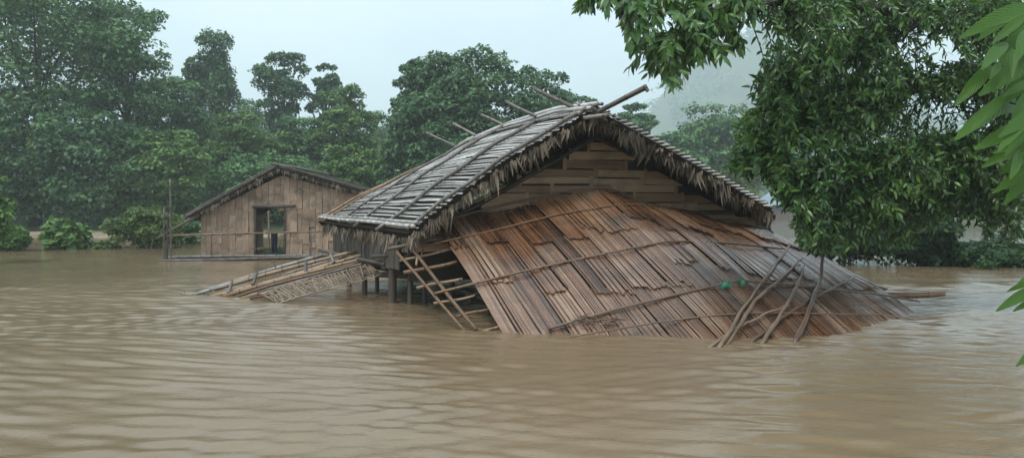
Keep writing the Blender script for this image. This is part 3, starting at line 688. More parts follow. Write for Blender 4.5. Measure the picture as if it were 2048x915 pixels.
# roof of the shed
def shed_roof(side):
    pk = p3(560, 339, -.35); ev = p3(378, 441, -.35) if side < 0 else p3(748, 391, -.35)
    pkb, evb = pk + Vector((0, 7.0, .0)), ev + Vector((0, 7.0, 0))
    th = Vector((0, 0, .09))
    mb = MB().grid(lambda u, v: pk.lerp(ev, u).lerp(pkb.lerp(evb, u), v) + th, 8, 6, 6, 6)
    mb.grid(lambda u, v: pk.lerp(ev, 1-u).lerp(pkb.lerp(evb, 1-u), v), 8, 6, 6, 6)
    mb.grid(lambda u, v: pk.lerp(ev, u) + th*v, 8, 1, 6, 1); mb.grid(lambda u, v: ev.lerp(evb, u) + th*v, 6, 1, 6, 1)
    o = mb.build('roof_slope', M['dark'], shed)
    for k in range(3):
        off = Vector((0, .02 + .14*k - .1, .17 - .035*k)); pole('verge_pole', pk + off, ev + off, .03, .028, M['bamboo_grey'] if k else M['post'], o, .03)
    for k in range(46):
        t = (k + random.random())/46; p = pk.lerp(ev, t) + Vector((0, random.uniform(-.04, .1), .02)); ln = random.uniform(.12, .3)
        link('thatch_leaf', random.choice(TL), o, M=Matrix.Translation(p) @ Matrix.Rotation(random.uniform(-.6, .6), 4, 'Z') @ Matrix.Rotation(random.gauss(0, .3), 4, 'Y') @ Matrix.Diagonal((.09, .09, ln, 1)))
    return o
shed_roof(-1); shed_roof(1)
pole('ridge_pole', p3(560, 337, -.6) + Vector((0,0,.12)), p3(560, 337, 7) + Vector((0,0,.12)), .05, .05, M['bamboo_grey'], shed)
pole('door_lintel', p3(506, 413, -.06), p3(592, 411, -.06), .05, .045, M['post'], shed, .01)
for px_, t_ in ((510, 414), (570, 412)): pole('door_post', p3(px_, 516, -.03), p3(px_, t_, -.03), .035, .035, M['post'], shed, 0)
# side and rear walls; the rear has its own opening
zb = p3(402, 512).z
def quad_wall(pts, name='rear_wall'):
    return MB().prism(pts, (.02, .04, 0), [(0,0),(4,0),(4,4),(0,4)]).build(name, M['shedwall'], shed)
dp = Vector((0, 6.4, 0))
quad_wall([p3(402, 512), p3(402, 512) + dp, p3(402, 432) + dp, p3(402, 432)], 'side_wall'); quad_wall([p3(740, 512), p3(740, 512) + dp, p3(740, 398) + dp, p3(740, 398)], 'side_wall')
o0 = at(538, 470, SY+6.4).x; o1 = at(640, 470, SY+6.4).x
xl, xr = p3(402, 512).x, p3(740, 512).x; zt = p3(402, 425).z; zo = 1.75
yb_ = SY + 6.4
quad_wall([Vector((xl, yb_, zb)), Vector((o0, yb_, zb)), Vector((o0, yb_, zt+.6)), Vector((xl, yb_, zt))]); quad_wall([Vector((o1, yb_, zb)), Vector((xr, yb_, zb)), Vector((xr, yb_, zt+.3)), Vector((o1, yb_, zt+.6))])
quad_wall([Vector((xl+.4, yb_, zt+.02)), Vector((xr, yb_, zt+.32)), Vector((xr-.4, yb_, 2.3)), Vector((-8.2, yb_, 3.0))])
# deck, railing and corner poles
pole('deck_beam', p3(352, 516, -1.3), p3(655, 509, -1.3), .055, .05, M['post'], shed, .03)
pole('deck_beam', p3(360, 511, -.9), p3(645, 507, -.9), .045, .045, M['bamboo_grey'], shed, .03)
MB().prism([p3(378, 513, -1.25), p3(655, 510, -1.25), p3(655, 509, .2), p3(378, 512, .2)], (0, 0, -.05), [(0,0),(8,0),(8,1),(0,1)]).build('deck', M['post'], shed)
pole('railing', p3(368, 468, -1.2), p3(745, 459, -1.2), .032, .028, M['bamboo'], shed, .02)
for x_, t_, lean in ((359, 414, 2), (375, 360, -3), (367, 425, 0), (640, 458, 0)):
    b = p3(x_, 525, -1.2); pole('corner_pole', b - Vector((0, 0, .8)), p3(x_ + lean, t_, -1.2), .035, .03, M['post'], shed, .03)
pole('brace', p3(340, 475, -1), p3(402, 432, -.3), .035, .035, M['post'], shed, .03)
cl = MB().grid(lambda u, v: p3(537 + 13*u, 463 + 42*v, .25 + .05*math.sin(14*u + 2*v)), 14, 6, 1, 1)
tag(cl.build('hanging_cloth', M['cloth'], None, True), 'dark blue cloth hanging in the shed doorway over the rail', 'cloth')
pole('cloth_line', p3(512, 463, .25), p3(568, 463, .25), .012, .012, M['post'], shed, 0, node=0)

# ================================================================== FAR HUTS
def hut(px, Yh, wm, hm, dm_, label, rz):
    c = at(px, HOR + EYE*F/Yh, Yh); c.z = max(terrain(c.x, c.y), 0.0) + .1
    e = empty('far_hut', c); tag(e, label, 'hut', 'grey huts beyond the flood')
    Mz = Matrix.Rotation(rz, 3, 'Z'); P = lambda x, y, z: c + Mz @ Vector((x, y, z))
    a, b = wm/2, dm_/2; h = hm*.55
    wl_ = MB()
    for y in (-b, b): wl_.prism([P(-a, y, -1), P(a, y, -1), P(a, y, h), P(0, y, hm*.95), P(-a, y, h)], Mz @ Vector((0, .06 if y < 0 else -.06, 0)), [(0,0),(3,0),(3,1),(1.5,2),(0,1)])
    for x in (-a, a): wl_.prism([P(x, -b, -1), P(x, b, -1), P(x, b, h), P(x, -b, h)], Mz @ Vector((.06 if x < 0 else -.06, 0, 0)), [(0,0),(3,0),(3,1),(0,1)])
    wl_.build('wall', M['hutwall'], e)
    for sg in (-1, 1):
        MB().prism([P(0, -b-.4, hm), P(sg*(a+.5), -b-.4, h-.15), P(sg*(a+.5), b+.4, h-.15), P(0, b+.4, hm)], (0, 0, .08), [(0,0),(0,3),(3,3),(3,0)]).build('roof_slope', M['tin'], e)
    MB().prism([P(-.5, -b-.03, 0), P(.4, -b-.03, 0), P(.4, -b-.03, 1.6), P(-.5, -b-.03, 1.6)], Mz @ Vector((0, .02, 0))).build('door', M['dark'], e)
hut(1572, 112, 5.6, 3.9, 6, 'blue-grey roofed hut across the water, just right of the thatched eave', .5)
hut(1812, 108, 7, 3.6, 6, 'far hut with a pale sheet roof glimpsed under the big tree', 1.1)
hut(1700, 116, 6, 3.2, 5, 'far low hut between the other two huts, mostly hidden by leaves', 1.3)

# ================================================================== TREES AND SHRUBS
def leaf_cloud(centres, radii, counts, size, seed, zsq=.75, droop=0.0, inner=.45):
    """leaf-sized kites spread through clumps; denser toward each clump's outside"""
    r = np.random.default_rng(seed); P = []; N = []
    for c, rad, n in zip(centres, radii, counts):
        d = r.normal(size=(n, 3)); d /= np.linalg.norm(d, axis=1, keepdims=True)
        flip = (d[:, 2] < 0) & (r.random(n) < .72); d[flip, 2] *= -1
        k = inner + (1-inner)*r.random(n)**.6
        k *= 1 + .22*np.sin(d[:, 0]*5 + c[0]*3)*np.sin(d[:, 2]*6 + c[1]*2)
        P.append(np.array(c) + d*k[:, None]*rad*np.array([1, 1, zsq])); N.append(d)
    P = np.concatenate(P); N = np.concatenate(N); n = len(P)
    up = np.array([0, 0, .7]); nrm = N*.7 + up + r.normal(size=(n, 3))*.55; nrm /= np.linalg.norm(nrm, axis=1, keepdims=True)
    a = r.normal(size=(n, 3)) + N*.4 + np.array([0, 0, -.6 - droop]); a -= (a*nrm).sum(1, keepdims=True)*nrm; a /= np.linalg.norm(a, axis=1, keepdims=True)
    b = np.cross(nrm, a); s = size*(.45 + 1.1*r.random(n)**1.5)[:, None]
    wd = (.24 + .14*r.random(n))[:, None]
    V = np.stack([P - a*s*.5, P + b*s*wd + a*s*.05, P + a*s*.5, P - b*s*wd + a*s*.05], 1)
    return V.reshape(-1, 3)
def tree(name, label, px, top, base, wpx, Y, kind='leaf_far', n=7000, leaf=.34, crown=.25, lobes=26, seed=1, group=None, bare=0.0, cat='tree', zsq=.75, shape='round', trunk_r=None, lobe=(.13, .23), droop=0.):
    r = np.random.default_rng(seed); X0 = (px-1024)/F*Y
    zb = max(terrain(X0, Y), -1.8); ztop = EYE + (HOR - top)/F*Y; wd = wpx/F*Y
    H = ztop - zb; root = empty(name, (X0, Y, zb)); tag(root, label, cat, group)
    z0 = zb + H*crown; cz = (z0 + ztop)/2; rz = (ztop - z0)/2
    C = []; RR = []
    tries = 0
    lobes = int(lobes*1.6); ph = r.uniform(0, 6.3, 6)
    while len(C) < lobes and tries < 6000:
        tries += 1
        p = r.normal(size=3); p /= np.linalg.norm(p); p *= r.uniform(.55, 1)
        if p[2] < 0 and r.random() < .3: p[2] *= -1
        if shape == 'cone':
            p = r.uniform(-1, 1, 3)
            if math.hypot(p[0], p[1]) > .95*(1 - (p[2]+1)/2.15): continue
        if shape == 'flat' and p[2] < -.25: continue
        az = math.atan2(p[1], p[0]); p = p*(1 + .20*math.sin(2*az + ph[0] + 2*p[2]) + .16*math.sin(5*az + ph[1])*math.cos(3*p[2] + ph[2]))
        p[2] = min(p[2], 1.0)
        rad = wd*r.uniform(lobe[0]*.62, lobe[1]*.82)
        q = np.array([X0 + p[0]*(wd/2 - rad*.8), Y + p[1]*(wd/2 - rad*.8)*.9, cz + p[2]*max(rz - rad*zsq*.9, .2)])
        if any(np.linalg.norm(q - c_) < rad*.7 for c_ in C): continue
        C.append(q); RR.append(rad)
    for k in range(3 if shape != 'cone' else 1):
        rad = wd*(.11 if shape != 'cone' else .1)
        C.append(np.array([X0 + (k-1)*.17*wd*(shape != 'cone') + r.uniform(-.04, .04)*wd, Y + r.uniform(-.1, .1)*wd, ztop - rad*zsq - (k != 1)*.05*wd*r.random()])); RR.append(rad)
    if shape == 'cone':
        for t in (.15, .4, .62, .82): C.append(np.array([X0, Y, z0 + (ztop-z0)*t])); RR.append(wd*(.30 - .2*t))
    if bare < .5:
        C.append(np.array([X0, Y, cz])); RR.append(wd*.25); C.append(np.array([X0, Y, cz - rz*.45])); RR.append(wd*.24); C.append(np.array([X0, Y, cz + rz*.35])); RR.append(wd*.2)
    RR = np.array(RR); cnt = np.maximum((2.5*n*RR**2/np.sum(RR**2)), 40).astype(int)
    V = leaf_cloud(C, RR, cnt, leaf*.86, seed+100, zsq, droop) - np.array([X0, Y, zb])
    link('crown', np_mesh('crown', V, 4, M[kind]), root, origin=(X0, Y, zb))
    mb = MB(); tr = trunk_r or max(H*.016, .05)
    lean = r.uniform(-.03, .03)*H
    tp = [Vector((X0 + lean*t*t, Y, zb - .3 + (H*.78+.3)*t)) for t in (0, .2, .4, .6, .8, 1)]
    mb.tube(tp, [tr*1.5, tr, tr*.85, tr*.65, tr*.42, tr*.15], 7)
    for c in C[:22]:
        t = r.uniform(.35, .8); s_ = tp[0].lerp(tp[-1], t); cv = Vector(c)
        mid = s_.lerp(cv, .5) + Vector((0, 0, .06*H*r.uniform(-.3, .7)))
        mb.tube([s_, mid, cv], [tr*.42, tr*.28, tr*.08], 5, cap=False)
    mb.build('trunk', M['bark'], root, smooth=True)
    return root
FG = 'forest trees on the far bank'
T_ = [  # label, px, top, base, width, Y, kind, n, leaf, crown, lobes, kwargs
 ('huge leafy tree filling the upper left corner of the picture', 70, -130, 465, 470, 56, 'leaf_far', 16000, .36, .16, 46, dict()),
 ('tall airy tree with feathery twig tips beside the upper left giant', 255, 12, 465, 230, 60, 'leaf_far', 9500, .32, .15, 36, dict(lobe=(.10, .2))),
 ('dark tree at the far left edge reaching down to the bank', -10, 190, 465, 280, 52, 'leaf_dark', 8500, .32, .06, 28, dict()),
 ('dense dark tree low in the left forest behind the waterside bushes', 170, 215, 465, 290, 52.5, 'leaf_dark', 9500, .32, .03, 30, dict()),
 ('dark bushy tree just left of the shed', 325, 255, 465, 230, 54, 'leaf_mid', 8000, .32, .03, 28, dict()),
 ('mid height tree between the upper left giant and the vine-draped tree', 345, 150, 460, 190, 66, 'leaf_far', 7000, .34, .12, 26, dict()),
 ('tall narrow tree draped in vines, its dark crown standing clear of the forest', 437, 62, 450, 118, 80, 'leaf_dark', 7500, .36, .22, 30, dict(zsq=1.3, lobe=(.15, .27), droop=1.0)),
 ('small crown leaning out left of the vine-draped tree', 395, 112, 450, 66, 79, 'leaf_dark', 2200, .36, .62, 10, dict(lobe=(.2, .3))),
 ('slender tree with an open round crown on a bare trunk, left of a smaller twin', 562, 103, 450, 122, 78, 'leaf_dark', 5200, .36, .42, 24, dict(lobe=(.12, .24))),
 ('smaller slender tree with open crown, right of its taller twin', 652, 127, 450, 86, 80, 'leaf_dark', 3600, .36, .44, 16, dict(lobe=(.14, .26))),
 ('full pale green tree left of the gap of sky in the middle', 690, 172, 455, 165, 66, 'leaf_mid', 8000, .34, .08, 28, dict()),
 ('round tree below the two slender trees', 600, 232, 455, 170, 68, 'leaf_far', 7000, .34, .05, 26, dict()),
 ('domed light green tree above the left eave of the shed', 478, 218, 455, 190, 64, 'leaf_mid', 8000, .34, .05, 28, dict()),
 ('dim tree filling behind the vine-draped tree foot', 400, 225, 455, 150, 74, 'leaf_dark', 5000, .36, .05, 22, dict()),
 ('low tree right behind the shed roof', 545, 300, 462, 230, 57, 'leaf_far', 8000, .32, .03, 28, dict()),
 ('low leafy tree between the shed and the thatched house', 705, 285, 462, 180, 55, 'leaf_mid', 7000, .32, .03, 26, dict()),
 ('great spreading tree rising behind the thatched roof', 925, 100, 462, 310, 54, 'leaf_dark', 17000, .34, .10, 52, dict(lobe=(.13, .21))),
 ('rounded tree directly behind the roof ridge, right of the great spreading tree', 1085, 138, 462, 180, 57, 'leaf_dark', 7500, .34, .10, 28, dict()),
 ('tree leaning out left of the great spreading tree', 832, 122, 462, 130, 56, 'leaf_dark', 4600, .34, .40, 20, dict(lobe=(.16, .27))),
 ('bushy tree at the left foot of the great spreading tree', 815, 250, 462, 150, 53, 'leaf_dark', 6000, .32, .03, 24, dict()),
 ('hazy tree in the second row between vine-draped and slender trees', 500, 198, 445, 150, 105, 'leaf_far', 4500, .46, .05, 20, dict()),
 ('hazy tree in the second row behind the slender bare-trunked tree', 560, 232, 445, 170, 98, 'leaf_mid', 5000, .44, .05, 22, dict()),
 ('hazy tree in the second row left of the gap of sky', 735, 226, 445, 160, 108, 'leaf_far', 4500, .46, .05, 20, dict()),
 ('hazy tree in the second row behind the vine-draped tree', 350, 205, 445, 150, 104, 'leaf_far', 4500, .46, .05, 20, dict()),
 ('hazy tree in the second row seen through the gap of sky', 775, 262, 445, 110, 100, 'leaf_light', 4000, .46, .05, 20, dict()),
 ('hazy tree right of the rounded tree behind the ridge', 1160, 190, 445, 120, 96, 'leaf_far', 4500, .44, .05, 20, dict()),
 ('far tiered tree just right of the crossed ridge poles', 1272, 206, 450, 92, 78, 'leaf_far', 5200, .40, .45, 26, dict(zsq=.55)),
 ('far dome-shaped tree in the mist left of the big leafy tree', 1425, 205, 450, 230, 90, 'leaf_far', 8000, .5, .06, 30, dict()),
 ('far rounded tree in front of the misty dome tree', 1350, 262, 450, 140, 80, 'leaf_far', 5500, .48, .05, 24, dict()),
 ('far tree peeking over the right slope of the thatch', 1290, 268, 450, 120, 75, 'leaf_far', 4500, .46, .05, 22, dict()),
 ('pale green far tree between thatch eave and big leafy tree', 1470, 322, 450, 150, 86, 'leaf_light', 5500, .44, .03, 24, dict()),
 ('tall far tree mostly hidden behind the big leafy tree', 1590, 262, 445, 160, 125, 'leaf_far', 5500, .5, .05, 24, dict()),
 ('far bushy tree behind the big leafy tree trunk side', 1720, 300, 445, 200, 122, 'leaf_far', 5500, .5, .05, 24, dict()),
 ('far tree behind the right edge leaves', 1950, 310, 445, 240, 120, 'leaf_far', 5500, .5, .05, 24, dict()),
]
for i, (lab, px, top, base, wpx, Y_, kind, n, lf, cr, lo, kw) in enumerate(T_):
    tree('forest_tree', lab, px, top, base, wpx, Y_, kind, n, lf, cr, lo, seed=20+i, group=FG, **kw)
def shrub(name, lab, px, top, wpx, Y_, kind, n, lf, seed, **kw):
    return tree(name, lab, px, top, 0, wpx, Y_, kind, n, lf, kw.pop('crown', .30), kw.pop('lobes', 20), seed=seed, group='shrubs standing in the flood', cat='shrub', trunk_r=.03, **kw)
shrub('waterside_shrub', 'broad light green shrub in the water left of the shed', 292, 413, 150, 33, 'leaf_light', 7000, .16, 71, crown=.42, lobes=34, lobe=(.10, .24))
shrub('waterside_shrub', 'small bright green shrub with upright leaves, leftmost of the pair in open water', 128, 440, 84, 31.5, 'leaf_mid', 1100, .46, 72, crown=.45, lobes=9, lobe=(.14, .34), zsq=1.2)
shrub('waterside_shrub', 'low shrub at the left picture edge beside a dark stem', 22, 446, 110, 30.5, 'leaf_mid', 1800, .2, 73, crown=.55, lobes=9, lobe=(.12, .30))
shrub('waterside_shrub', 'tiny shrub tuft just left of the broad light green shrub', 205, 482, 70, 32, 'leaf_light', 900, .14, 74, crown=.72, lobes=8)
shrub('waterside_shrub', 'dark shrub beside the corner poles of the shed', 372, 430, 80, 36, 'leaf_far', 2600, .18, 75, crown=.4)
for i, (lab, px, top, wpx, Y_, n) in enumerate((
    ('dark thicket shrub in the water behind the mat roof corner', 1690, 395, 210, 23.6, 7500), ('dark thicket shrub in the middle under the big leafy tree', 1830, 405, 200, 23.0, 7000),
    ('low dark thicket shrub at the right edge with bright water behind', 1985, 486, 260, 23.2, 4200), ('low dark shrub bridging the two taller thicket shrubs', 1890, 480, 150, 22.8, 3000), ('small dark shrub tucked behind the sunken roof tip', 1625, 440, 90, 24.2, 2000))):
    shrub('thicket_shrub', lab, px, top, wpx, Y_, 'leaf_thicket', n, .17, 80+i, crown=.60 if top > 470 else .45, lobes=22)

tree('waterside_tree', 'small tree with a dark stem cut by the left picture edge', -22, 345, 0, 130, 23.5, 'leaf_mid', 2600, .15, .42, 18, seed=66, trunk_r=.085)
# far wooded hills: a wood that reads as one mass
r = np.random.default_rng(5); C = []; RR = []
while len(C) < 4200:
    x, y = r.uniform(-1100, 1400), 170 + 1400*r.random()**1.1
    if abs(x) > y*.85 + 30: continue
    z = terrain(x, y); rad = r.uniform(3.2, 6.4)*(.6 + y/560); C.append((x, y, z + rad*.9)); RR.append(rad)
V = leaf_cloud(C, RR, [40]*len(C), 5.0, 9, .9, inner=.6)
tag(link('hill_forest', np_mesh('hill_forest', V, 4, M['leaf_far']), origin=(0, 0, 0)), 'misty forest covering the far hills', 'forest', kind='stuff')
r = np.random.default_rng(6); C = []; RR = []
while len(C) < 330:                                   # undergrowth closing the far bank
    b = r.uniform(-.85, .8); y = r.uniform(52, 130); x = b*y
    rr_ = y - shore(x, y)
    if rr_ < 1 or rr_ > 26: continue
    rad = r.uniform(.9, 2.0); C.append((x, y, terrain(x, y) + rad*.5)); RR.append(rad)
V = leaf_cloud(C, RR, [200]*len(C), .38, 10, .9, inner=.5)
tag(link('undergrowth', np_mesh('undergrowth', V, 4, M['leaf_far']), origin=(0, 0, 0)), 'low green undergrowth along the far bank', 'undergrowth', kind='stuff')

# ------------------------------------------------------------------ near tree with hanging leaves
def blade(L_, Wd, n=4, fold=.25, droop=.18):
    """one leaf, base at origin, pointing +Y, normal +Z; unit length"""
    mb = MB()
    def fn(u, v):
        wv = Wd*math.sin(math.pi*min(v*.93+.03, 1))**.75*(1.05-.45*v); c = (u-.5)*2
        return Vector((c*wv, v*L_, fold*abs(c)*wv - droop*v*v))
    return mb.grid(fn, 2, n, 1, 1)
big = empty('leafy_tree', (8.4, 13.5, 0)); tag(big, 'big near tree with dark glossy hanging leaves covering the upper right', 'tree')
W[big] = Vector((8.4, 13.5, 0))
limbs = [  # polylines in (px, py, depth)
 [(2230, 540, 13.5), (2210, 330, 13.5), (2190, 150, 13.2), (2180, -60, 13)],
 [(2205, 230, 13.4), (2000, 190, 13.0), (1900, 178, 12.6), (1790, 185, 12), (1700, 210, 11.5), (1600, 250, 11), (1545, 290, 11), (1500, 330, 11)],
 [(2195, 90, 13.3), (1950, 50, 12.5), (1850, 38, 11.8), (1700, 10, 11), (1560, 5, 10.3), (1440, 20, 9.8), (1390, 50, 9.6), (1350, 90, 9.5)],
 [(1850, 38, 11.8), (1760, 100, 11.6), (1650, 130, 11.2), (1550, 190, 10.8)],
 [(1560, 5, 10.3), (1400, -25, 9.8), (1280, -20, 9.4), (1190, 0, 9.2)],
 [(2210, 330, 13.5), (2050, 330, 13.0), (1900, 330, 12.3), (1760, 350, 11.6), (1620, 400, 11)],
 [(2215, 400, 13.4), (2080, 500, 13.4), (2010, 440, 13.6), (1950, 400, 13.8), (1860, 370, 13.5)],
 [(1900, 178, 12.6), (1830, 145, 12.8), (1740, 120, 13)],
 [(1760, 350, 11.6), (1690, 420, 11.2), (1660, 470, 11.2)]]
nodes = []
mb = MB()
for k, ln in enumerate(limbs):
    pts = [at(*p) for p in ln]; P = []
    for i in range(len(pts)-1):
        for j in range(5):
            P.append(pts[i].lerp(pts[i+1], j/5) + Vector((random.gauss(0, .02), random.gauss(0, .02), random.gauss(0, .02))))
    P.append(pts[-1])
    if k == 0: P[0].z = -1.6
    r0 = (.24, .075, .10, .05, .05, .075, .06, .04, .04)[k]; kk = len(P)-1
    mb.tube(P, [r0*(1 - .72*i/kk) for i in range(kk+1)], 7)
    if k: nodes += P
mb.build('trunk', M['bark'], big, smooth=True)
clusters = [  # px, py, rx, ry, depth, twigs
 (1195, 6, 55, 22, 9.3, 12), (1290, 62, 48, 50, 9.4, 22), (1345, 128, 34, 52, 9.5, 16), (1290, 125, 40, 30, 9.6, 8), (1410, 80, 58, 55, 9.6, 30), (1440, 15, 95, 38, 9.9, 40), (1330, 12, 90, 30, 9.6, 24), (1470, 105, 24, 14, 9.8, 4),
 (1620, 70, 95, 75, 10.8, 60), (1560, 170, 62, 60, 10.8, 42), (1545, 250, 58, 55, 11, 36), (1690, 190, 130, 110, 11.6, 90), (1850, 110, 150, 110, 12.2, 80), (1960, 240, 130, 130, 12.8, 76), (1780, 40, 140, 50, 11.8, 50),
 (1605, 322, 105, 62, 11, 70), (1492, 318, 36, 40, 11, 20), (1606, 385, 58, 40, 11, 40), (1635, 440, 50, 58, 11.2, 46), (1750, 350, 130, 85, 11.8, 84), (1890, 360, 150, 80, 12.6, 76), (1720, 440, 80, 50, 12, 44), (1985, 400, 80, 40, 13.2, 30), (1650, 490, 52, 22, 11.4, 18), (1820, 440, 60, 30, 13, 16), (1990, 100, 80, 100, 13, 40), (1780, 260, 110, 60, 13.4, 40), (1700, 300, 120, 60, 12.6, 40), (1960, 330, 90, 60, 13.4, 40), (1860, 300, 90, 50, 13.6, 30), (1620, 180, 60, 60, 12, 26), (1860, 420, 90, 40, 13.6, 30), (1760, 470, 80, 34, 13.4, 26), (1500, 270, 30, 40, 11, 12), (1990, 455, 60, 25, 13.4, 10), (2010, 30, 60, 50, 12.4, 40), (2020, 170, 50, 80, 12.4, 40), (2010, 300, 60, 70, 12.6, 44), (1930, 20, 60, 30, 12.8, 18), (2025, 410, 40, 40, 12.8, 16)]
gaps = [(1912, 28, 42, 20), (1800, 88, 16, 14), (1508, 70, 26, 36), (1835, 232, 46, 20), (1500, 140, 22, 20), (1905, 236, 24, 18), (1795, 70, 14, 12)]
r = np.random.default_rng(31); O = []; Dv = []; S = []; twigs = MB()
node_np = np.array([tuple(p) for p in nodes])
for ic, (px, py, rx, ry, dep, nt_) in enumerate(clusters):
    hangs = ic < 8
    for k in range(int(nt_*(1.45 if hangs else 3.0))):
        a = r.uniform(0, 2*math.pi); q = math.sqrt(r.random())*(1 if r.random() < .8 else r.uniform(1, 1.25)); x, y = px + rx*q*math.cos(a), py + ry*q*math.sin(a)
        if any(((x-g0)/g2)**2 + ((y-g1)/g3)**2 < 1 for g0, g1, g2, g3 in gaps): continue
        d = dep + float(np.clip(r.normal()*.6, -.95, 1.2)); tip = at(x, y, d); tn = np.array(tuple(tip))
        near = Vector(node_np[np.argmin(((node_np - tn)*np.array([1, 1, .8]))**2 @ np.ones(3))])
        st = tip.lerp(near, min(.75/max((near-tip).length, .01), 1)) + Vector((0, 0, .12))
        mid = st.lerp(tip, .55) + Vector((0, 0, .09))
        twigs.tube([near, st, mid, tip], [.013, .010, .007, .003], 4, cap=False)
        nl = r.integers(14, 24)
        ax = (tip - st).normalized()
        for j in range(nl):
            t = j/nl; base = (mid.lerp(tip, (t-.3)/.7) if t > .3 else st.lerp(mid, t/.3))
            an = j*2.4 + r.normal()*.3
            sd_ = ax.cross(Vector((0, 0, 1))); sd_ = sd_.normalized() if sd_.length > .01 else Vector((1, 0, 0)); u2 = sd_.cross(ax)
            dv = ax*r.uniform(.1, .7) + (sd_*math.cos(an) + u2*math.sin(an))*.75 + Vector((0, 0, -r.uniform(.3, 1.2) if hangs else -r.uniform(-.35, .8))) 
            O.append(tuple(base)); Dv.append(tuple(dv.normalized())); S.append(r.uniform(.11, .19) if hangs else r.uniform(.07, .155))
twigs.build('twig', M['bark'], big)['kind'] = 'stuff'
O = np.array(O); Dv = np.array(Dv); S = np.array(S)
side = np.cross(Dv, r.normal(size=Dv.shape)*.6 + np.array([0, -.35, .75])); side /= np.linalg.norm(side, axis=1, keepdims=True); nrm = np.cross(side, Dv)
flip = nrm[:, 2] < 0; side[flip] *= -1; nrm[flip] *= -1
mb1 = blade(1, .205); base_v = np.array([tuple(v) for v in mb1.v]); base_f = np.array(mb1.f)
order = np.argsort(O[:, 1] - .6*r.random(len(O)))            # the leaves nearest the viewer become single parts
single, rest = order[:300], order[300:]
Vall = (O[rest][:, None, :] + base_v[None, :, 0:1]*side[rest][:, None, :]*S[rest][:, None, None] + base_v[None, :, 1:2]*Dv[rest][:, None, :]*S[rest][:, None, None]
        + base_v[None, :, 2:3]*nrm[rest][:, None, :]*S[rest][:, None, None])
nv = len(base_v); idx = (base_f[None] + (np.arange(len(rest))*nv)[:, None, None]).reshape(-1, 4)
lo_ = link('foliage', np_mesh('foliage', Vall.reshape(-1, 3) - np.array([8.4, 13.5, 0]), 4, M['leaf_near'], True, idx), big, origin=(8.4, 13.5, 0)); lo_['kind'] = 'stuff'
leaf_me = mb1.mesh('leaf', M['leaf_near'], smooth=True)
def frame(o, s, d, n, sc_):
    m = Matrix(((s[0], d[0], n[0], o[0]), (s[1], d[1], n[1], o[1]), (s[2], d[2], n[2], o[2]), (0, 0, 0, 1)))
    return m @ Matrix.Diagonal((sc_, sc_, sc_, 1))
for k in single: link('leaf', leaf_me, big, M=frame(O[k], side[k], Dv[k], nrm[k], float(S[k])))

# ------------------------------------------------------------------ closest branch with broad leaves, right edge
near_t = empty('broad_leaf_sapling', (2.65, 3.3, 0)); tag(near_t, 'closest sapling with large bright green pointed leaves at the right edge', 'sapling')
mb = MB(); mb.tube([Vector((2.65, 3.3, -1.5)), Vector((2.62, 3.3, .8)), Vector((2.66, 3.25, 1.9)), Vector((2.6, 3.2, 3.2))], [.05, .042, .035, .02], 8)
twg = [((2175, 60), (2060, 10), 3.2), ((2170, 160), (2025, 95), 3.25), ((2160, 200), (1995, 130), 3.3), ((2160, 260), (2020, 205), 3.2), ((2170, 320), (2040, 300), 3.2), ((2180, 420), (2050, 340), 3.1), ((2190, 560), (2060, 560), 3.1), ((2200, 700), (2075, 690), 3.0)]
for a, b, Yt in twg: mb.tube([at(*a, 3.3), at((a[0]+b[0])/2, (a[1]+b[1])/2 - 10, Yt+.05), at(*b, Yt)], [.012, .008, .004], 5)
mb.build('trunk', M['bark'], near_t, smooth=True)
bl = blade(1, .125, 8, .22, .14).mesh('broad_leaf', M['leaf_big'], smooth=True)
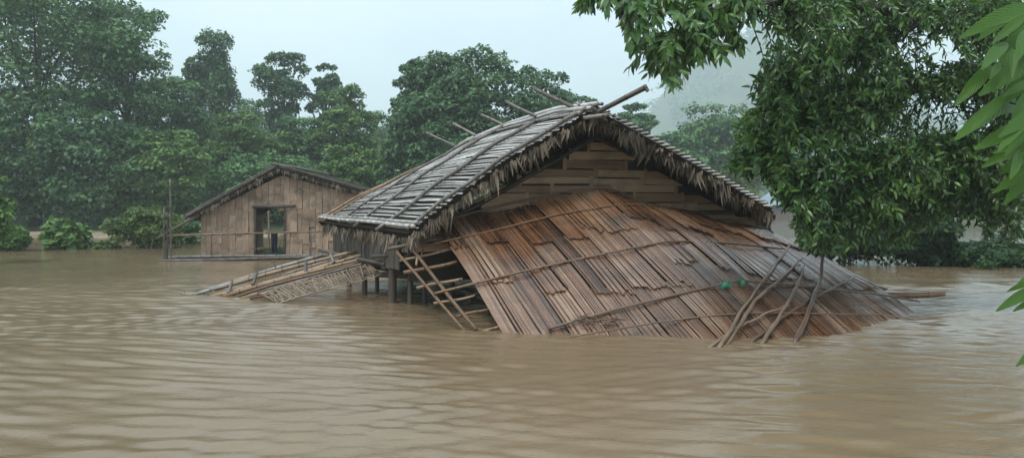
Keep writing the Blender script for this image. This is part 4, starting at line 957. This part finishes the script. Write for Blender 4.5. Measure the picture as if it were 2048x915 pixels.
LV = [((2062, 8), (1932, 62)), ((2055, 5), (1958, 70)), ((2070, 25), (2010, 100)), ((2052, 30), (1990, 80)), ((2012, 85), (1972, 122)), ((2032, 90), (1990, 150)), ((2055, 95), (2020, 145)), ((1982, 130), (1920, 202)), ((2000, 125), (1985, 150)),
      ((2025, 95), (2030, 150)), ((2030, 195), (1918, 258)), ((2010, 190), (1950, 250)), ((2045, 210), (1985, 222)), ((2060, 230), (2000, 290)), ((2062, 250), (2015, 300)), ((2050, 295), (1988, 300)), ((2060, 310), (2005, 345)), ((2062, 330), (1992, 385)),
      ((2070, 300), (2010, 270)), ((2056, 270), (1998, 262)), ((2080, 345), (2020, 370)), ((2065, 20), (2005, 15)), ((2068, 130), (2035, 190)), ((2070, 160), (2010, 185)), ((2075, 555), (2018, 580)), ((2080, 570), (1998, 615)), ((2085, 590), (2030, 618)), ((2075, 545), (2040, 560)), ((2085, 685), (2036, 728)), ((2090, 700), (2050, 720)),
      ((2075, 45), (1995, 105)), ((2080, 70), (2008, 140)), ((2072, 110), (1975, 175)), ((2078, 140), (2000, 205)), ((2085, 215), (2012, 262)), ((2080, 265), (1975, 330)), ((2085, 290), (2012, 325)), ((2078, 320), (2018, 400)), ((2085, 10), (1985, 40)), ((2080, 240), (1965, 285)),
      ((2052, 60), (2040, 110)), ((2060, 180), (2030, 240)), ((2040, 300), (2030, 350))]
for (a, b) in LV:
    Yt = random.uniform(3.0, 3.4); p = at(*a, Yt); q_ = at(*b, Yt - random.uniform(.0, .16)); d = q_ - p; ln = d.length; d.normalize()
    s = d.cross(Vector((random.uniform(-.3, .5), -.8, random.uniform(.3, .9)))).normalized(); n_ = s.cross(d)
    link('broad_leaf', bl, near_t, M=frame(p, s, d, n_, ln))

# ================================================================== HAZE
hz = MB().box((0, 910, 167), 3420, 2000, 340)
ho = hz.build('haze', bpy.data.materials.new('rain_haze')); hm = ho.data.materials[0]; hm.use_nodes = True; ht = hm.node_tree; ht.nodes.clear()
ov = ht.nodes.new('ShaderNodeOutputMaterial'); pv = ht.nodes.new('ShaderNodeVolumePrincipled')
pv.inputs['Color'].default_value = (.86, .95, 1, 1); pv.inputs['Density'].default_value = .0011; pv.inputs['Anisotropy'].default_value = .2
ht.links.new(pv.outputs[0], ov.inputs['Volume'])
tag(ho, 'pale rain haze veiling the far trees and hills', 'haze', kind='stuff')
for o in list(bpy.data.objects):
    if o.parent and '_t' in o: del o['_t']
